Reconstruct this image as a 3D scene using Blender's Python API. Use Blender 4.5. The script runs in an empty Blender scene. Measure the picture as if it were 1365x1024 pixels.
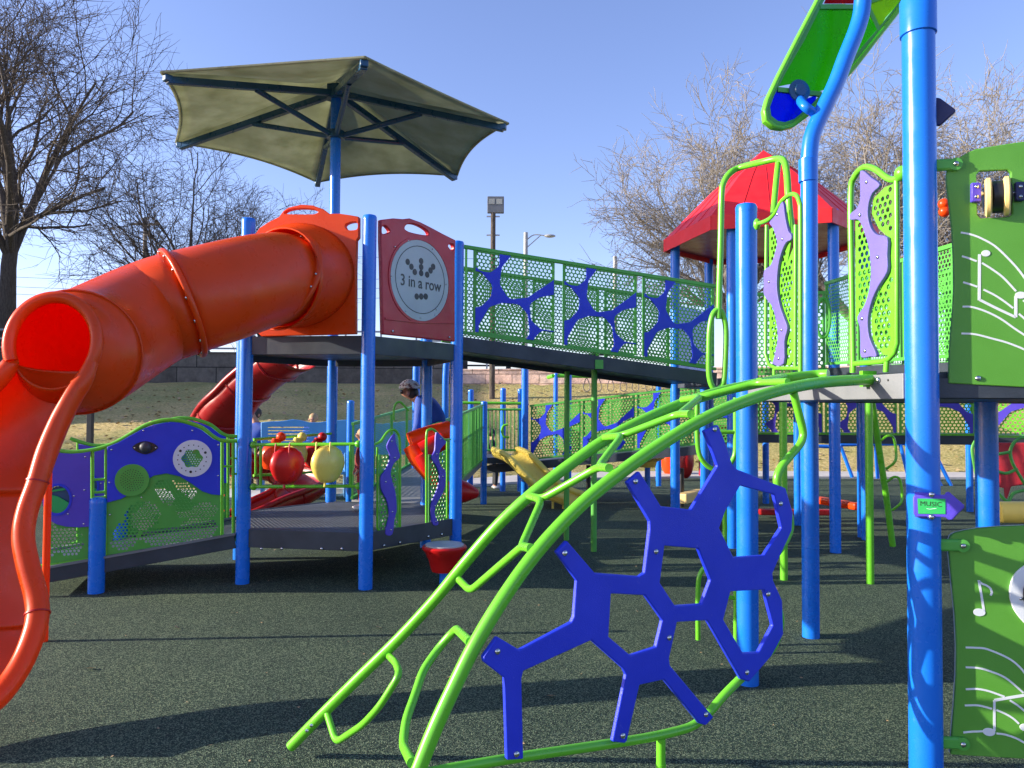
import bpy, math, random
from mathutils import Vector, Matrix
from mathutils.geometry import delaunay_2d_cdt
PI = math.pi
V = Vector
scene = bpy.context.scene
COL = scene.collection

# ------------------------------------------------------------------ camera
CAM_H = 1.65
PITCH = math.radians(1.77)
ROLL = math.radians(0.35)
FPX = 1000.0
_f = V((0, math.cos(PITCH), math.sin(PITCH)))
_u0 = V((0, -math.sin(PITCH), math.cos(PITCH)))
_r0 = V((1, 0, 0))
_r = _r0 * math.cos(ROLL) + _u0 * math.sin(ROLL)
_u = _u0 * math.cos(ROLL) - _r0 * math.sin(ROLL)
EYE = V((0, 0, CAM_H))
cam_d = bpy.data.cameras.new('camera'); cam = bpy.data.objects.new('camera', cam_d); COL.objects.link(cam)
cam_d.sensor_fit = 'HORIZONTAL'; cam_d.sensor_width = 36.0; cam_d.lens = 36.0 * FPX / 1365.0
cam_d.clip_start = 0.05; cam_d.clip_end = 3000
cam.matrix_world = Matrix(((_r.x, _u.x, -_f.x, 0), (_r.y, _u.y, -_f.y, 0), (_r.z, _u.z, -_f.z, CAM_H), (0, 0, 0, 1)))
scene.camera = cam

def ray(px, py):
    return _f + _r * ((px - 682.5) / FPX) + _u * ((512 - py) / FPX)
def at(px, py, D):
    d = ray(px, py); return EYE + d * (D / d.y)
def gnd(px, py, z=0.0):
    d = ray(px, py); return EYE + d * ((z - CAM_H) / d.z)

# ------------------------------------------------------------------ helpers
def cr(pts, sub=6, closed=False):
    P = [V(p) for p in pts]; n = len(P); out = []
    m = n if closed else n - 1
    for i in range(m):
        if closed:
            a, b, c, d = P[i-1], P[i], P[(i+1) % n], P[(i+2) % n]
        else:
            a = P[i-1] if i > 0 else P[0] * 2 - P[1]
            b, c = P[i], P[i+1]
            d = P[i+2] if i + 2 < n else P[-1] * 2 - P[-2]
        for k in range(sub):
            t = k / sub; t2 = t*t; t3 = t2*t
            out.append(0.5 * ((2*b) + (c-a)*t + (2*a-5*b+4*c-d)*t2 + (3*b-a-3*c+d)*t3))
    if not closed: out.append(P[-1].copy())
    return out

def frames(P, closed=False):
    n = len(P); T = []
    for i in range(n):
        if closed: t = P[(i+1) % n] - P[i-1]
        else: t = P[min(i+1, n-1)] - P[max(i-1, 0)]
        T.append(t.normalized() if t.length > 1e-9 else V((0, 0, 1)))
    a = V((0, 0, 1)) if abs(T[0].z) < 0.9 else V((1, 0, 0))
    N = (a - T[0] * a.dot(T[0])).normalized(); F = []
    for i in range(n):
        if i:
            N = N - T[i] * N.dot(T[i])
            N = N.normalized() if N.length > 1e-6 else F[-1][0]
        F.append((N.copy(), T[i].cross(N)))
    return F

def fill(loops):
    pts = []; edges = []; own = []
    for li, l in enumerate(loops):
        o = len(pts); k = len(l); pts += [V((p[0], p[1])) for p in l]; own += [li]*k
        edges += [(o+i, o+(i+1) % k) for i in range(k)]
    r = delaunay_2d_cdt(pts, edges, [], 0, 1e-7)
    back = [o[0] if o else -1 for o in r[3]]; out = []
    for t in r[2]:
        a = [back[i] for i in t]
        if -1 in a or len(a) != 3: continue
        c = ((pts[a[0]].x+pts[a[1]].x+pts[a[2]].x)/3, (pts[a[0]].y+pts[a[1]].y+pts[a[2]].y)/3)
        if not inside(c, loops[0]): continue
        h = own[a[0]]
        if h > 0 and own[a[1]] == h and own[a[2]] == h and inside(c, loops[h]): continue
        if h == 0 or own[a[1]] != h or own[a[2]] != h or True:
            if any(own[i] > 0 and inside(c, loops[own[i]]) for i in a): continue
        out.append(tuple(a))
    return out

class M:
    def __init__(s): s.v = []; s.f = []
    def add(s, v, f):
        o = len(s.v); s.v += [tuple(p) for p in v]; s.f += [tuple(o + i for i in q) for q in f]; return s
    def tube(s, path, r, n=10, closed=False, caps=True):
        P = [V(p) for p in path]
        if len(P) < 2: return s
        F = frames(P, closed); v = []; f = []
        for i, p in enumerate(P):
            rr = r[i] if isinstance(r, (list, tuple)) else r
            for k in range(n):
                a = 2*PI*k/n; v.append(p + F[i][0]*(math.cos(a)*rr) + F[i][1]*(math.sin(a)*rr))
        m = len(P) if closed else len(P) - 1
        for i in range(m):
            j = (i+1) % len(P)
            for k in range(n):
                l = (k+1) % n; f.append((i*n+k, i*n+l, j*n+l, j*n+k))
        if caps and not closed:
            f.append(tuple(range(n-1, -1, -1))); f.append(tuple((len(P)-1)*n+k for k in range(n)))
        return s.add(v, f)
    def cyl(s, a, b, r, n=16, r2=None):
        return s.tube([a, b], [r, r if r2 is None else r2], n)
    def box(s, c, h, rz=0.0):
        c = V(c); R = Matrix.Rotation(rz, 3, 'Z'); v = []
        for x in (-1, 1):
            for y in (-1, 1):
                for z in (-1, 1): v.append(c + R @ V((x*h[0], y*h[1], z*h[2])))
        return s.add(v, [(0,1,3,2),(4,6,7,5),(0,4,5,1),(2,3,7,6),(0,2,6,4),(1,5,7,3)])
    def bar(s, a, b, w, h):
        a = V(a); b = V(b); t = (b-a).normalized(); x = t.cross(V((0,0,1)))
        x = x.normalized() if x.length > 1e-5 else V((1,0,0)); y = x.cross(t)
        v = []
        for p in (a, b):
            for i, j in ((-1,-1),(1,-1),(1,1),(-1,1)): v.append(p + x*(i*w/2) + y*(j*h/2))
        return s.add(v, [(3,2,1,0),(4,5,6,7),(0,1,5,4),(1,2,6,5),(2,3,7,6),(3,0,4,7)])
    def lathe(s, prof, o, axis=(0,0,1), n=24, sx=1.0):
        o = V(o); A = V(axis).normalized(); x = A.orthogonal().normalized(); y = A.cross(x); v = []; f = []
        for r, z in prof:
            for k in range(n):
                a = 2*PI*k/n; v.append(o + A*z + x*(math.cos(a)*r) + y*(math.sin(a)*r*sx))
        for i in range(len(prof)-1):
            for k in range(n):
                l = (k+1) % n; f.append((i*n+k, i*n+l, (i+1)*n+l, (i+1)*n+k))
        if prof[0][0] > 1e-5: f.append(tuple(range(n-1, -1, -1)))
        if prof[-1][0] > 1e-5: f.append(tuple((len(prof)-1)*n+k for k in range(n)))
        return s.add(v, f)
    def ball(s, c, r, n=16, m=10, sc=(1,1,1), rot=None):
        v = []; f = []; c = V(c)
        for i in range(m+1):
            th = PI*i/m
            for k in range(n):
                a = 2*PI*k/n
                p = V((math.sin(th)*math.cos(a)*sc[0], math.sin(th)*math.sin(a)*sc[1], math.cos(th)*sc[2]))*r
                if rot: p = rot @ p
                v.append(c + p)
        for i in range(m):
            for k in range(n):
                l = (k+1) % n; f.append((i*n+k, (i+1)*n+k, (i+1)*n+l, i*n+l))
        return s.add(v, f)
    def grid(s, rows, closed=False):
        n = len(rows[0]); v = [p for r in rows for p in r]; f = []
        for i in range(len(rows)-1):
            for k in range(n if closed else n-1):
                l = (k+1) % n; f.append((i*n+k, i*n+l, (i+1)*n+l, (i+1)*n+k))
        return s.add(v, f)
    def prism(s, pl, outer, holes=(), w0=0.0, w1=0.01):
        """extrude a uv outline (with holes) on plane pl from w0 to w1"""
        loops = [list(outer)] + [list(h) for h in holes]
        flat = [p for l in loops for p in l]
        tris = fill(loops)
        n = len(flat)
        v = [pl.P(p[0], p[1], w1) for p in flat] + [pl.P(p[0], p[1], w0) for p in flat]
        f = []
        for t in tris:
            f.append(tuple(t)); f.append(tuple(n + i for i in reversed(t)))
        o = 0
        for l in loops:
            k = len(l)
            for i in range(k):
                j = (i+1) % k; f.append((o+i, o+j, n+o+j, n+o+i))
            o += k
        return s.add(v, f)
    def stroke(s, pl, pts, w, w0, w1):
        P = [V((p[0], p[1])) for p in pts]; L = []; R = []
        for i, p in enumerate(P):
            t = (P[min(i+1, len(P)-1)] - P[max(i-1, 0)])
            t = t.normalized() if t.length > 0 else V((1,0)); nn = V((-t.y, t.x)) * (w/2)
            L.append(p+nn); R.append(p-nn)
        return s.prism(pl, [tuple(p) for p in L + R[::-1]], (), w0, w1)
    def build(s, name, mat, parent=None, smooth=True, bevel=0, solid=0, auto=40):
        me = bpy.data.meshes.new(name); me.from_pydata(s.v, [], s.f); me.update()
        import bmesh
        bm = bmesh.new(); bm.from_mesh(me)
        bmesh.ops.recalc_face_normals(bm, faces=bm.faces)
        if smooth:
            ca = math.radians(auto)
            for fc in bm.faces: fc.smooth = True
            for e in bm.edges:
                if len(e.link_faces) == 2:
                    if e.calc_face_angle(0) > ca: e.smooth = False
        bm.to_mesh(me); bm.free()
        me.materials.append(mat)
        o = bpy.data.objects.new(name, me); COL.objects.link(o)
        if bevel:
            b = o.modifiers.new('bevel', 'BEVEL'); b.width = bevel; b.segments = 2; b.limit_method = 'ANGLE'; b.angle_limit = math.radians(50); b.harden_normals = False
        if solid:
            b = o.modifiers.new('solidify', 'SOLIDIFY'); b.thickness = solid; b.offset = 0
        if parent is not None:
            o.parent = parent
            o.matrix_parent_inverse = parent.matrix_basis.inverted()
        return o

class Pl:
    """vertical plane through two ground points"""
    def __init__(s, a, b, flip=False):
        a = V((a[0], a[1], 0)); b = V((b[0], b[1], 0)); s.o = a; s.L = (b-a).length; s.u = (b-a).normalized()
        n = V((s.u.y, -s.u.x, 0))
        if n.dot(V((0,0,0)) - a) < 0: n = -n
        s.n = -n if flip else n
    def uv(s, px, py):
        d = ray(px, py); t = (s.o - EYE).dot(s.n) / d.dot(s.n); p = EYE + d*t
        return ((p - s.o).dot(s.u), p.z)
    def P(s, u, v, w=0.0): return s.o + s.u*u + V((0,0,v)) + s.n*w
    def px(s, px, py, w=0.0):
        u, v = s.uv(px, py); return s.P(u, v, w)
    def uvs(s, L): return [s.uv(*p) for p in L]
class PlG:
    """free plane: origin, u, v"""
    def __init__(s, o, u, v):
        s.o = V(o); s.u = V(u).normalized(); s.n = s.u.cross(V(v)).normalized(); s.v = s.n.cross(s.u)
        if s.n.dot(EYE - s.o) < 0: s.n = -s.n
    def P(s, u, v, w=0.0): return s.o + s.u*u + s.v*v + s.n*w
    def uv(s, px, py):
        d = ray(px, py); t = (s.o - EYE).dot(s.n) / d.dot(s.n); p = EYE + d*t
        return ((p-s.o).dot(s.u), (p-s.o).dot(s.v))
    def px(s, px, py, w=0.0):
        u, v = s.uv(px, py); return s.P(u, v, w)
    def uvs(s, L): return [s.uv(*p) for p in L]

def tag(o, label=None, cat=None, group=None, kind=None):
    if label: o['label'] = label
    if cat: o['category'] = cat
    if group: o['group'] = group
    if kind: o['kind'] = kind
    return o
def thing(name, label, cat, loc=(0,0,0), group=None):
    o = bpy.data.objects.new(name, None); COL.objects.link(o); o.location = loc; o.empty_display_size = 0.1
    return tag(o, label, cat, group)
def copy_tree(o, parent=None):
    c = o.copy(); COL.objects.link(c)
    if parent is not None:
        c.parent = parent; c.matrix_parent_inverse = o.matrix_parent_inverse.copy()
    for ch in list(o.children): copy_tree(ch, c)
    return c

def inside(p, poly):
    x, y = p; c = False; n = len(poly); j = n-1
    for i in range(n):
        xi, yi = poly[i]; xj, yj = poly[j]
        if (yi > y) != (yj > y) and x < (xj-xi)*(y-yi)/(yj-yi)+xi: c = not c
        j = i
    return c
def edist(p, poly):
    m = 1e9; x, y = p; n = len(poly)
    for i in range(n):
        ax, ay = poly[i]; bx, by = poly[(i+1) % n]; dx, dy = bx-ax, by-ay
        L = dx*dx+dy*dy; t = 0 if L == 0 else max(0, min(1, ((x-ax)*dx+(y-ay)*dy)/L))
        m = min(m, math.hypot(x-ax-t*dx, y-ay-t*dy))
    return m
def sheet(m, pl, outer, pitch, r, margin, w0, w1, avoid=(), keep=None, n=10):
    """solid plate with punched round holes"""
    us = [p[0] for p in outer]; vs = [p[1] for p in outer]; holes = []
    v = min(vs) + margin + r; row = 0
    while v < max(vs):
        u = min(us) + margin + r + (pitch/2 if row % 2 else 0)
        while u < max(us):
            if inside((u, v), outer) and edist((u, v), outer) > r + margin and (keep is None or keep(u, v)):
                ok = True
                for a in avoid:
                    if inside((u, v), a): ok = False; break
                if ok: holes.append([(u + r*math.cos(2*PI*k/n), v + r*math.sin(2*PI*k/n)) for k in range(n)][::-1])
            u += pitch
        v += pitch*0.87; row += 1
    m.prism(pl, outer, holes, w0, w1)
def perf(m, fn, W, H, pitch, r, keep=None, n=12):
    """punched sheet made of cells; fn(s,t)->point, s in 0..W, t in 0..H"""
    rows = max(1, round(H/(pitch*0.87))); h = H/rows; cols = max(1, round(W/pitch)); w = W/cols
    for i in range(rows):
        off = 0.5 if i % 2 else 0.0
        cells = []
        if off: cells.append((0, 0.5*w, False))
        for k in range(cols - (1 if off else 0)): cells.append(((k+off)*w, (k+off+1)*w, True))
        if off: cells.append(((cols-0.5)*w, W, False))
        for s0, s1, hole in cells:
            t0, t1 = i*h, (i+1)*h; sc, tc = (s0+s1)/2, (t0+t1)/2
            if hole and (keep is None or keep(sc, tc)):
                out = []; inn = []
                for k in range(n):
                    a = 2*PI*(k+0.5)/n + PI/n*0; c, q = math.cos(a), math.sin(a)
                    mm = max(abs(c), abs(q)); 
                    out.append(fn(sc + c/mm*(s1-s0)/2, tc + q/mm*(t1-t0)/2)); inn.append(fn(sc + c*r, tc + q*r))
                cor = [fn(s1, t1), fn(s0, t1), fn(s0, t0), fn(s1, t0)]
                vv = out + inn + cor
                ff = [(k, (k+1) % n, n+(k+1) % n, n+k) for k in range(n)]
                # fill the four cell corners
                ang = [(2*PI*(k+0.5)/n) for k in range(n)]
                for ci, ca in enumerate((PI/4, 3*PI/4, 5*PI/4, 7*PI/4)):
                    for k in range(n):
                        a0 = ang[k]; a1 = a0 + 2*PI/n
                        if a0 < ca - 1e-6 and a1 > ca + 1e-6: ff.append((k, 2*n+ci, (k+1) % n))
                m.add(vv, ff)
            else:
                m.add([fn(s0,t0), fn(s1,t0), fn(s1,t1), fn(s0,t1)], [(0,1,2,3)])
def sdf(p, poly):
    d = edist(p, poly); return -d if inside(p, poly) else d
def field_mesh(m, fn, W, H, nx, ny, f, w0, w1):
    """marching-squares plate where f(s,t)>0; fn(s,t,w)->point"""
    F = [[f(i/nx, j/ny) for i in range(nx+1)] for j in range(ny+1)]
    idx = {}; pts = []; tris = []
    def vid(key, p):
        if key not in idx: idx[key] = len(pts); pts.append(p)
        return idx[key]
    for j in range(ny):
        for i in range(nx):
            c = [(i,j),(i+1,j),(i+1,j+1),(i,j+1)]; poly = []
            for k in range(4):
                a = c[k]; b = c[(k+1) % 4]; fa = F[a[1]][a[0]]; fb = F[b[1]][b[0]]
                if fa > 0: poly.append(vid(a, (a[0]/nx, a[1]/ny)))
                if (fa > 0) != (fb > 0):
                    t = fa/(fa-fb); t = min(0.98, max(0.02, t))
                    key = (min(a,b), max(a,b))
                    poly.append(vid(key, ((a[0]+(b[0]-a[0])*t)/nx, (a[1]+(b[1]-a[1])*t)/ny)))
            if len(poly) >= 3: tris.append(tuple(poly))
    n = len(pts); v = [fn(p[0]*W, p[1]*H, w1) for p in pts] + [fn(p[0]*W, p[1]*H, w0) for p in pts]
    fs = []; E = {}
    for t in tris:
        fs.append(t); fs.append(tuple(n+i for i in reversed(t)))
        for k in range(len(t)):
            a, b = t[k], t[(k+1) % len(t)]
            if (b, a) in E: del E[(b, a)]
            else: E[(a, b)] = 1
    for a, b in E: fs.append((a, b, n+b, n+a))
    m.add(v, fs)

# ------------------------------------------------------------------ materials
def new_mat(name):
    m = bpy.data.materials.new(name); m.use_nodes = True; nt = m.node_tree; nt.nodes.clear()
    out = nt.nodes.new('ShaderNodeOutputMaterial'); b = nt.nodes.new('ShaderNodeBsdfPrincipled')
    nt.links.new(b.outputs[0], out.inputs[0]); return m, nt, b, out
def coords(nt, scale=1.0):
    tc = nt.nodes.new('ShaderNodeTexCoord'); mp = nt.nodes.new('ShaderNodeMapping')
    nt.links.new(tc.outputs['Object'], mp.inputs[0])
    mp.inputs['Scale'].default_value = (scale,)*3 if not isinstance(scale, tuple) else scale
    return mp.outputs[0]
def ramp(nt, fac, stops):
    r = nt.nodes.new('ShaderNodeValToRGB'); e = r.color_ramp.elements
    while len(e) < len(stops): e.new(0.5)
    for i, (p, c) in enumerate(stops):
        e[i].position = p; e[i].color = (c[0], c[1], c[2], 1)
    nt.links.new(fac, r.inputs[0]); return r.outputs[0]
def noise_n(nt, vec, scale, detail=4, rough=0.5):
    n = nt.nodes.new('ShaderNodeTexNoise'); n.inputs['Scale'].default_value = scale
    n.inputs['Detail'].default_value = detail; n.inputs['Roughness'].default_value = rough
    nt.links.new(vec, n.inputs['Vector']); return n.outputs['Fac']
def bump(nt, b, h, strength, dist):
    n = nt.nodes.new('ShaderNodeBump'); n.inputs['Strength'].default_value = strength; n.inputs['Distance'].default_value = dist
    nt.links.new(h, n.inputs['Height']); nt.links.new(n.outputs[0], b.inputs['Normal'])
def coat(name, c, rough=0.3, var=0.12, bs=0.15, bscale=60, spec=0.5, dust=0.05, trans=None, scuff=0.0):
    """painted / moulded surface with slight mottling, dust and micro texture"""
    m, nt, b, out = new_mat(name); vec = coords(nt)
    n1 = noise_n(nt, vec, 3.0, 6, 0.6)
    lo = tuple(x*(1-var) for x in c); hi = tuple(min(1, x*(1+var)+dust*0.25) for x in c)
    col = ramp(nt, n1, [(0.3, lo), (0.7, hi)])
    if scuff:
        tot = None
        for sc_, th in (((2.0, 26.0, 5.0), 0.66), ((24.0, 3.0, 4.0), 0.68), ((7.0, 7.0, 7.0), 0.70)):
            nn_ = noise_n(nt, coords(nt, sc_), 1.6, 6, 0.72); st_ = ramp(nt, nn_, [(th, (0,0,0)), (th+0.05, (1,1,1))])
            if tot is None: tot = st_
            else:
                ad = nt.nodes.new('ShaderNodeMix'); ad.data_type = 'RGBA'; ad.blend_type = 'ADD'; ad.inputs[0].default_value = 1
                nt.links.new(tot, ad.inputs[6]); nt.links.new(st_, ad.inputs[7]); tot = ad.outputs[2]
        ml = nt.nodes.new('ShaderNodeMath'); ml.operation = 'MULTIPLY'; ml.inputs[1].default_value = scuff; ml.use_clamp = True; nt.links.new(tot, ml.inputs[0])
        mc = nt.nodes.new('ShaderNodeMix'); mc.data_type = 'RGBA'; nt.links.new(ml.outputs[0], mc.inputs[0]); nt.links.new(col, mc.inputs[6])
        mc.inputs[7].default_value = (min(1, c[0]*0.7+0.26), min(1, c[1]*0.7+0.24), min(1, c[2]*0.7+0.22), 1); col = mc.outputs[2]
    nt.links.new(col, b.inputs['Base Color'])
    n2 = noise_n(nt, vec, 9.0, 5, 0.6)
    mr = nt.nodes.new('ShaderNodeMapRange'); mr.inputs[1].default_value = 0.3; mr.inputs[2].default_value = 0.75
    mr.inputs[3].default_value = max(0.05, rough-0.08); mr.inputs[4].default_value = rough+0.14
    nt.links.new(n2, mr.inputs[0]); nt.links.new(mr.outputs[0], b.inputs['Roughness'])
    b.inputs['Specular IOR Level'].default_value = spec
    if bs:
        n3 = noise_n(nt, vec, bscale, 2, 0.5); bump(nt, b, n3, bs, 0.004)
    if trans:
        tr = nt.nodes.new('ShaderNodeBsdfTranslucent'); tr.inputs[0].default_value = (*trans, 1)
        mx = nt.nodes.new('ShaderNodeMixShader'); mx.inputs[0].default_value = 0.28
        nt.links.new(b.outputs[0], mx.inputs[1]); nt.links.new(tr.outputs[0], mx.inputs[2]); nt.links.new(mx.outputs[0], out.inputs[0])
    return m
MAT = {}
MAT['post'] = coat('blue_powder_coat', (0.008, 0.165, 0.72), 0.25, 0.025, 0.0, 80, dust=0.0, scuff=0.10)
MAT['lime'] = coat('lime_powder_coat', (0.13, 0.50, 0.022), 0.28, 0.05, 0.02, 80, dust=0.02, scuff=0.08)
MAT['mesh'] = coat('green_coated_sheet', (0.075, 0.36, 0.045), 0.4, 0.12, 0.05, 80)
MAT['webblue'] = coat('royal_blue_board', (0.005, 0.026, 0.60), 0.42, 0.08, 0.35, 350, scuff=0.20)
MAT['lavsheen'] = coat('sheen_lightened_board', (0.125, 0.100, 0.38), 0.5, 0.08, 0.35, 350)  # paler copy of the blue board, sunlit sheen put into its colour
MAT['purple'] = coat('violet_board', (0.075, 0.045, 0.50), 0.42, 0.08, 0.3, 300)
MAT['orange'] = coat('orange_moulded_plastic', (0.80, 0.074, 0.004), 0.30, 0.06, 0.06, 160, spec=0.4, dust=0.01, trans=(0.95,0.02,0.0), scuff=0.22)
MAT['redp'] = coat('red_moulded_plastic', (0.50, 0.008, 0.008), 0.32, 0.08, 0.06, 160, spec=0.4, dust=0.01)
MAT['redd'] = coat('darkened_red_moulded_plastic', (0.30, 0.006, 0.008), 0.32, 0.08, 0.06, 160, spec=0.4, dust=0.01)  # red plastic darkened for the rear slide's shading; rock and beam share it
MAT['maroon'] = coat('maroon_moulded_plastic', (0.46, 0.014, 0.030), 0.36, 0.12, 0.3, 300)
MAT['yellow'] = coat('yellow_moulded_plastic', (0.84, 0.64, 0.12), 0.3, 0.06, 0.02, 160)
MAT['deck'] = coat('dark_grey_coated_deck', (0.026, 0.036, 0.052), 0.45, 0.2, 0.2, 120, scuff=0.10)
MAT['deckl'] = coat('grey_coated_edge', (0.16, 0.17, 0.18), 0.5, 0.12, 0.2, 120)
MAT['panelg'] = coat('green_board', (0.085, 0.30, 0.026), 0.42, 0.06, 0.25, 350, scuff=0.06)
MAT['white'] = coat('white_board', (0.66, 0.70, 0.74), 0.4, 0.05, 0.1, 200)
MAT['greyp'] = coat('pale_grey_board', (0.40, 0.44, 0.46), 0.45, 0.06, 0.15, 200)
MAT['black'] = coat('black_plastic', (0.008, 0.008, 0.009), 0.35, 0.2, 0.1, 120)
MAT['dkgrey'] = coat('charcoal_print', (0.03, 0.035, 0.04), 0.5, 0.1, 0.0)
MAT['steel'], nt, b, _ = new_mat('stainless_bolt'); b.inputs['Metallic'].default_value = 1; b.inputs['Roughness'].default_value = 0.22; b.inputs['Base Color'].default_value = (0.62, 0.62, 0.6, 1)
nt.links.new(ramp(nt, noise_n(nt, coords(nt), 40, 3), [(0.3, (0.45,0.45,0.44)), (0.7, (0.7,0.7,0.68))]), b.inputs['Base Color'])
MAT['roof'] = coat('red_roof_metal', (0.80, 0.006, 0.012), 0.5, 0.06, 0.03, 30)
MAT['dkblue'] = coat('dark_blue_board', (0.010, 0.012, 0.10), 0.4, 0.1, 0.2, 300)
MAT['umb'] = coat('dark_blue_coat', (0.010, 0.075, 0.17), 0.3, 0.12, 0.05, 80)
MAT['ltblue'] = coat('sky_blue_board', (0.10, 0.36, 0.72), 0.45, 0.08, 0.2, 200)
MAT['signg'] = coat('green_sign_face', (0.01, 0.38, 0.08), 0.5, 0.06, 0.2, 250)
MAT['tan'] = coat('cream_moulded_plastic', (0.86, 0.62, 0.24), 0.42, 0.06, 0.1, 150)
MAT['wood'] = coat('grey_pole_wood', (0.20, 0.17, 0.14), 0.8, 0.3, 0.5, 40)
MAT['dwood'] = coat('black_fence_paint', (0.012, 0.012, 0.014), 0.6, 0.2, 0.2, 60)
MAT['galv'] = coat('galvanised_metal', (0.36, 0.37, 0.38), 0.45, 0.15, 0.1, 60)
MAT['lens'] = coat('lamp_glass', (0.42, 0.42, 0.36), 0.2, 0.05, 0.0)
MAT['fencew'] = coat('white_fence_paint', (0.66, 0.65, 0.62), 0.6, 0.1, 0.1, 60)
MAT['skin'] = coat('skin', (0.42, 0.20, 0.13), 0.5, 0.1, 0.1, 120)
MAT['jacket'] = coat('blue_jacket_cloth', (0.006, 0.055, 0.34), 0.7, 0.3, 0.5, 60)
MAT['pants'] = coat('dark_trouser_cloth', (0.015, 0.017, 0.022), 0.8, 0.3, 0.4, 60)
MAT['redcloth'] = coat('dark_red_cloth', (0.20, 0.012, 0.018), 0.8, 0.3, 0.4, 60)
MAT['shoe'] = coat('white_shoe', (0.6, 0.58, 0.56), 0.6, 0.1, 0.1, 60)
MAT['hairb'] = coat('blond_hair', (0.40, 0.26, 0.12), 0.6, 0.3, 0.5, 90)
MAT['haird'] = coat('dark_hair', (0.03, 0.02, 0.015), 0.6, 0.3, 0.5, 90)
MAT['capcloth'], nt, b, _ = new_mat('patterned_cap_cloth'); b.inputs['Roughness'].default_value = 0.8
nt.links.new(ramp(nt, noise_n(nt, coords(nt), 30, 3, 0.7), [(0.36, (0.05,0.05,0.08)), (0.44, (0.25,0.08,0.07)), (0.5, (0.6,0.58,0.55))]), b.inputs['Base Color'])

# translucent toothed sheets of the coloured canopy
def glassy(name, c):
    m, nt, b, out = new_mat(name)
    b.inputs['Base Color'].default_value = (*c, 1); b.inputs['Roughness'].default_value = 0.12
    tr = nt.nodes.new('ShaderNodeBsdfTranslucent'); tr.inputs[0].default_value = (*c, 1)
    tp = nt.nodes.new('ShaderNodeBsdfTransparent'); tp.inputs[0].default_value = (*[min(1, x*1.15+0.02) for x in c], 1)
    nz = noise_n(nt, coords(nt), 6, 4); col = ramp(nt, nz, [(0.3, tuple(x*0.85 for x in c)), (0.7, c)])
    nt.links.new(col, b.inputs['Base Color']); nt.links.new(col, tr.inputs[0])
    m1 = nt.nodes.new('ShaderNodeMixShader'); m2 = nt.nodes.new('ShaderNodeMixShader')
    m1.inputs[0].default_value = 0.5; m2.inputs[0].default_value = 0.68
    nt.links.new(b.outputs[0], m1.inputs[1]); nt.links.new(tr.outputs[0], m1.inputs[2])
    nt.links.new(m1.outputs[0], m2.inputs[1]); nt.links.new(tp.outputs[0], m2.inputs[2])
    nt.links.new(m2.outputs[0], out.inputs[0]); return m
MAT['gg'] = glassy('clear_green_sheet', (0.13, 0.66, 0.02))
MAT['gb'] = glassy('clear_blue_sheet', (0.004, 0.05, 0.80))
MAT['gy'] = glassy('clear_lime_sheet', (0.50, 0.80, 0.03))
MAT['gr'] = glassy('clear_red_sheet', (0.55, 0.01, 0.02))
# shade cloth
m, nt, b, out = new_mat('olive_shade_cloth'); vec = coords(nt)
wv = noise_n(nt, coords(nt, (3, 3, 3)), 1.0, 5, 0.6); colr = ramp(nt, wv, [(0.3, (0.25,0.26,0.19)), (0.7, (0.33,0.345,0.26))])
b.inputs['Roughness'].default_value = 0.9; nt.links.new(colr, b.inputs['Base Color'])
tr = nt.nodes.new('ShaderNodeBsdfTranslucent'); nt.links.new(ramp(nt, wv, [(0.3, (0.42,0.44,0.29)), (0.7, (0.60,0.62,0.46))]), tr.inputs[0])
mx = nt.nodes.new('ShaderNodeMixShader'); mx.inputs[0].default_value = 0.5
nt.links.new(b.outputs[0], mx.inputs[1]); nt.links.new(tr.outputs[0], mx.inputs[2]); nt.links.new(mx.outputs[0], out.inputs[0])
wave = nt.nodes.new('ShaderNodeTexNoise'); wave.inputs['Scale'].default_value = 14; nt.links.new(vec, wave.inputs['Vector']); bump(nt, b, wave.outputs['Fac'], 0.4, 0.02)
MAT['cloth'] = m
# rubber ground
m, nt, b, out = new_mat('green_rubber_granules'); vec = coords(nt)
vo = nt.nodes.new('ShaderNodeTexVoronoi'); vo.inputs['Scale'].default_value = 185; nt.links.new(vec, vo.inputs['Vector'])
sp = nt.nodes.new('ShaderNodeSeparateColor'); nt.links.new(vo.outputs['Color'], sp.inputs[0])
gran = ramp(nt, sp.outputs[0], [(0.0, (0.004,0.013,0.010)), (0.42, (0.013,0.033,0.022)), (0.66, (0.042,0.080,0.050)), (0.90, (0.185,0.235,0.148))])
big = noise_n(nt, vec, 0.55, 6, 0.65); tint = ramp(nt, big, [(0.25, (0.55,0.62,0.60)), (0.5, (0.95,0.95,0.92)), (0.75, (1.35,1.28,1.12))])
mm = nt.nodes.new('ShaderNodeMix'); mm.data_type = 'RGBA'; mm.blend_type = 'MULTIPLY'; mm.inputs[0].default_value = 1
nt.links.new(gran, mm.inputs[6]); nt.links.new(tint, mm.inputs[7]); nt.links.new(mm.outputs[2], b.inputs['Base Color'])
b.inputs['Roughness'].default_value = 0.85; b.inputs['Specular IOR Level'].default_value = 0.3
bump(nt, b, vo.outputs['Distance'], 0.9, 0.006)
MAT['rubber'] = m
m, nt, b, out = new_mat('winter_grass'); vec = coords(nt)
n1 = noise_n(nt, vec, 14, 8, 0.75); n2 = noise_n(nt, vec, 0.4, 4, 0.6)
c1 = ramp(nt, n1, [(0.3, (0.17,0.155,0.05)), (0.44, (0.44,0.37,0.14)), (0.56, (0.66,0.54,0.27)), (0.70, (0.80,0.69,0.43))])
c2 = ramp(nt, n2, [(0.35, (0.75,0.85,0.6)), (0.65, (1.2,1.1,0.95))])
mm = nt.nodes.new('ShaderNodeMix'); mm.data_type = 'RGBA'; mm.blend_type = 'MULTIPLY'; mm.inputs[0].default_value = 1
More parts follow.
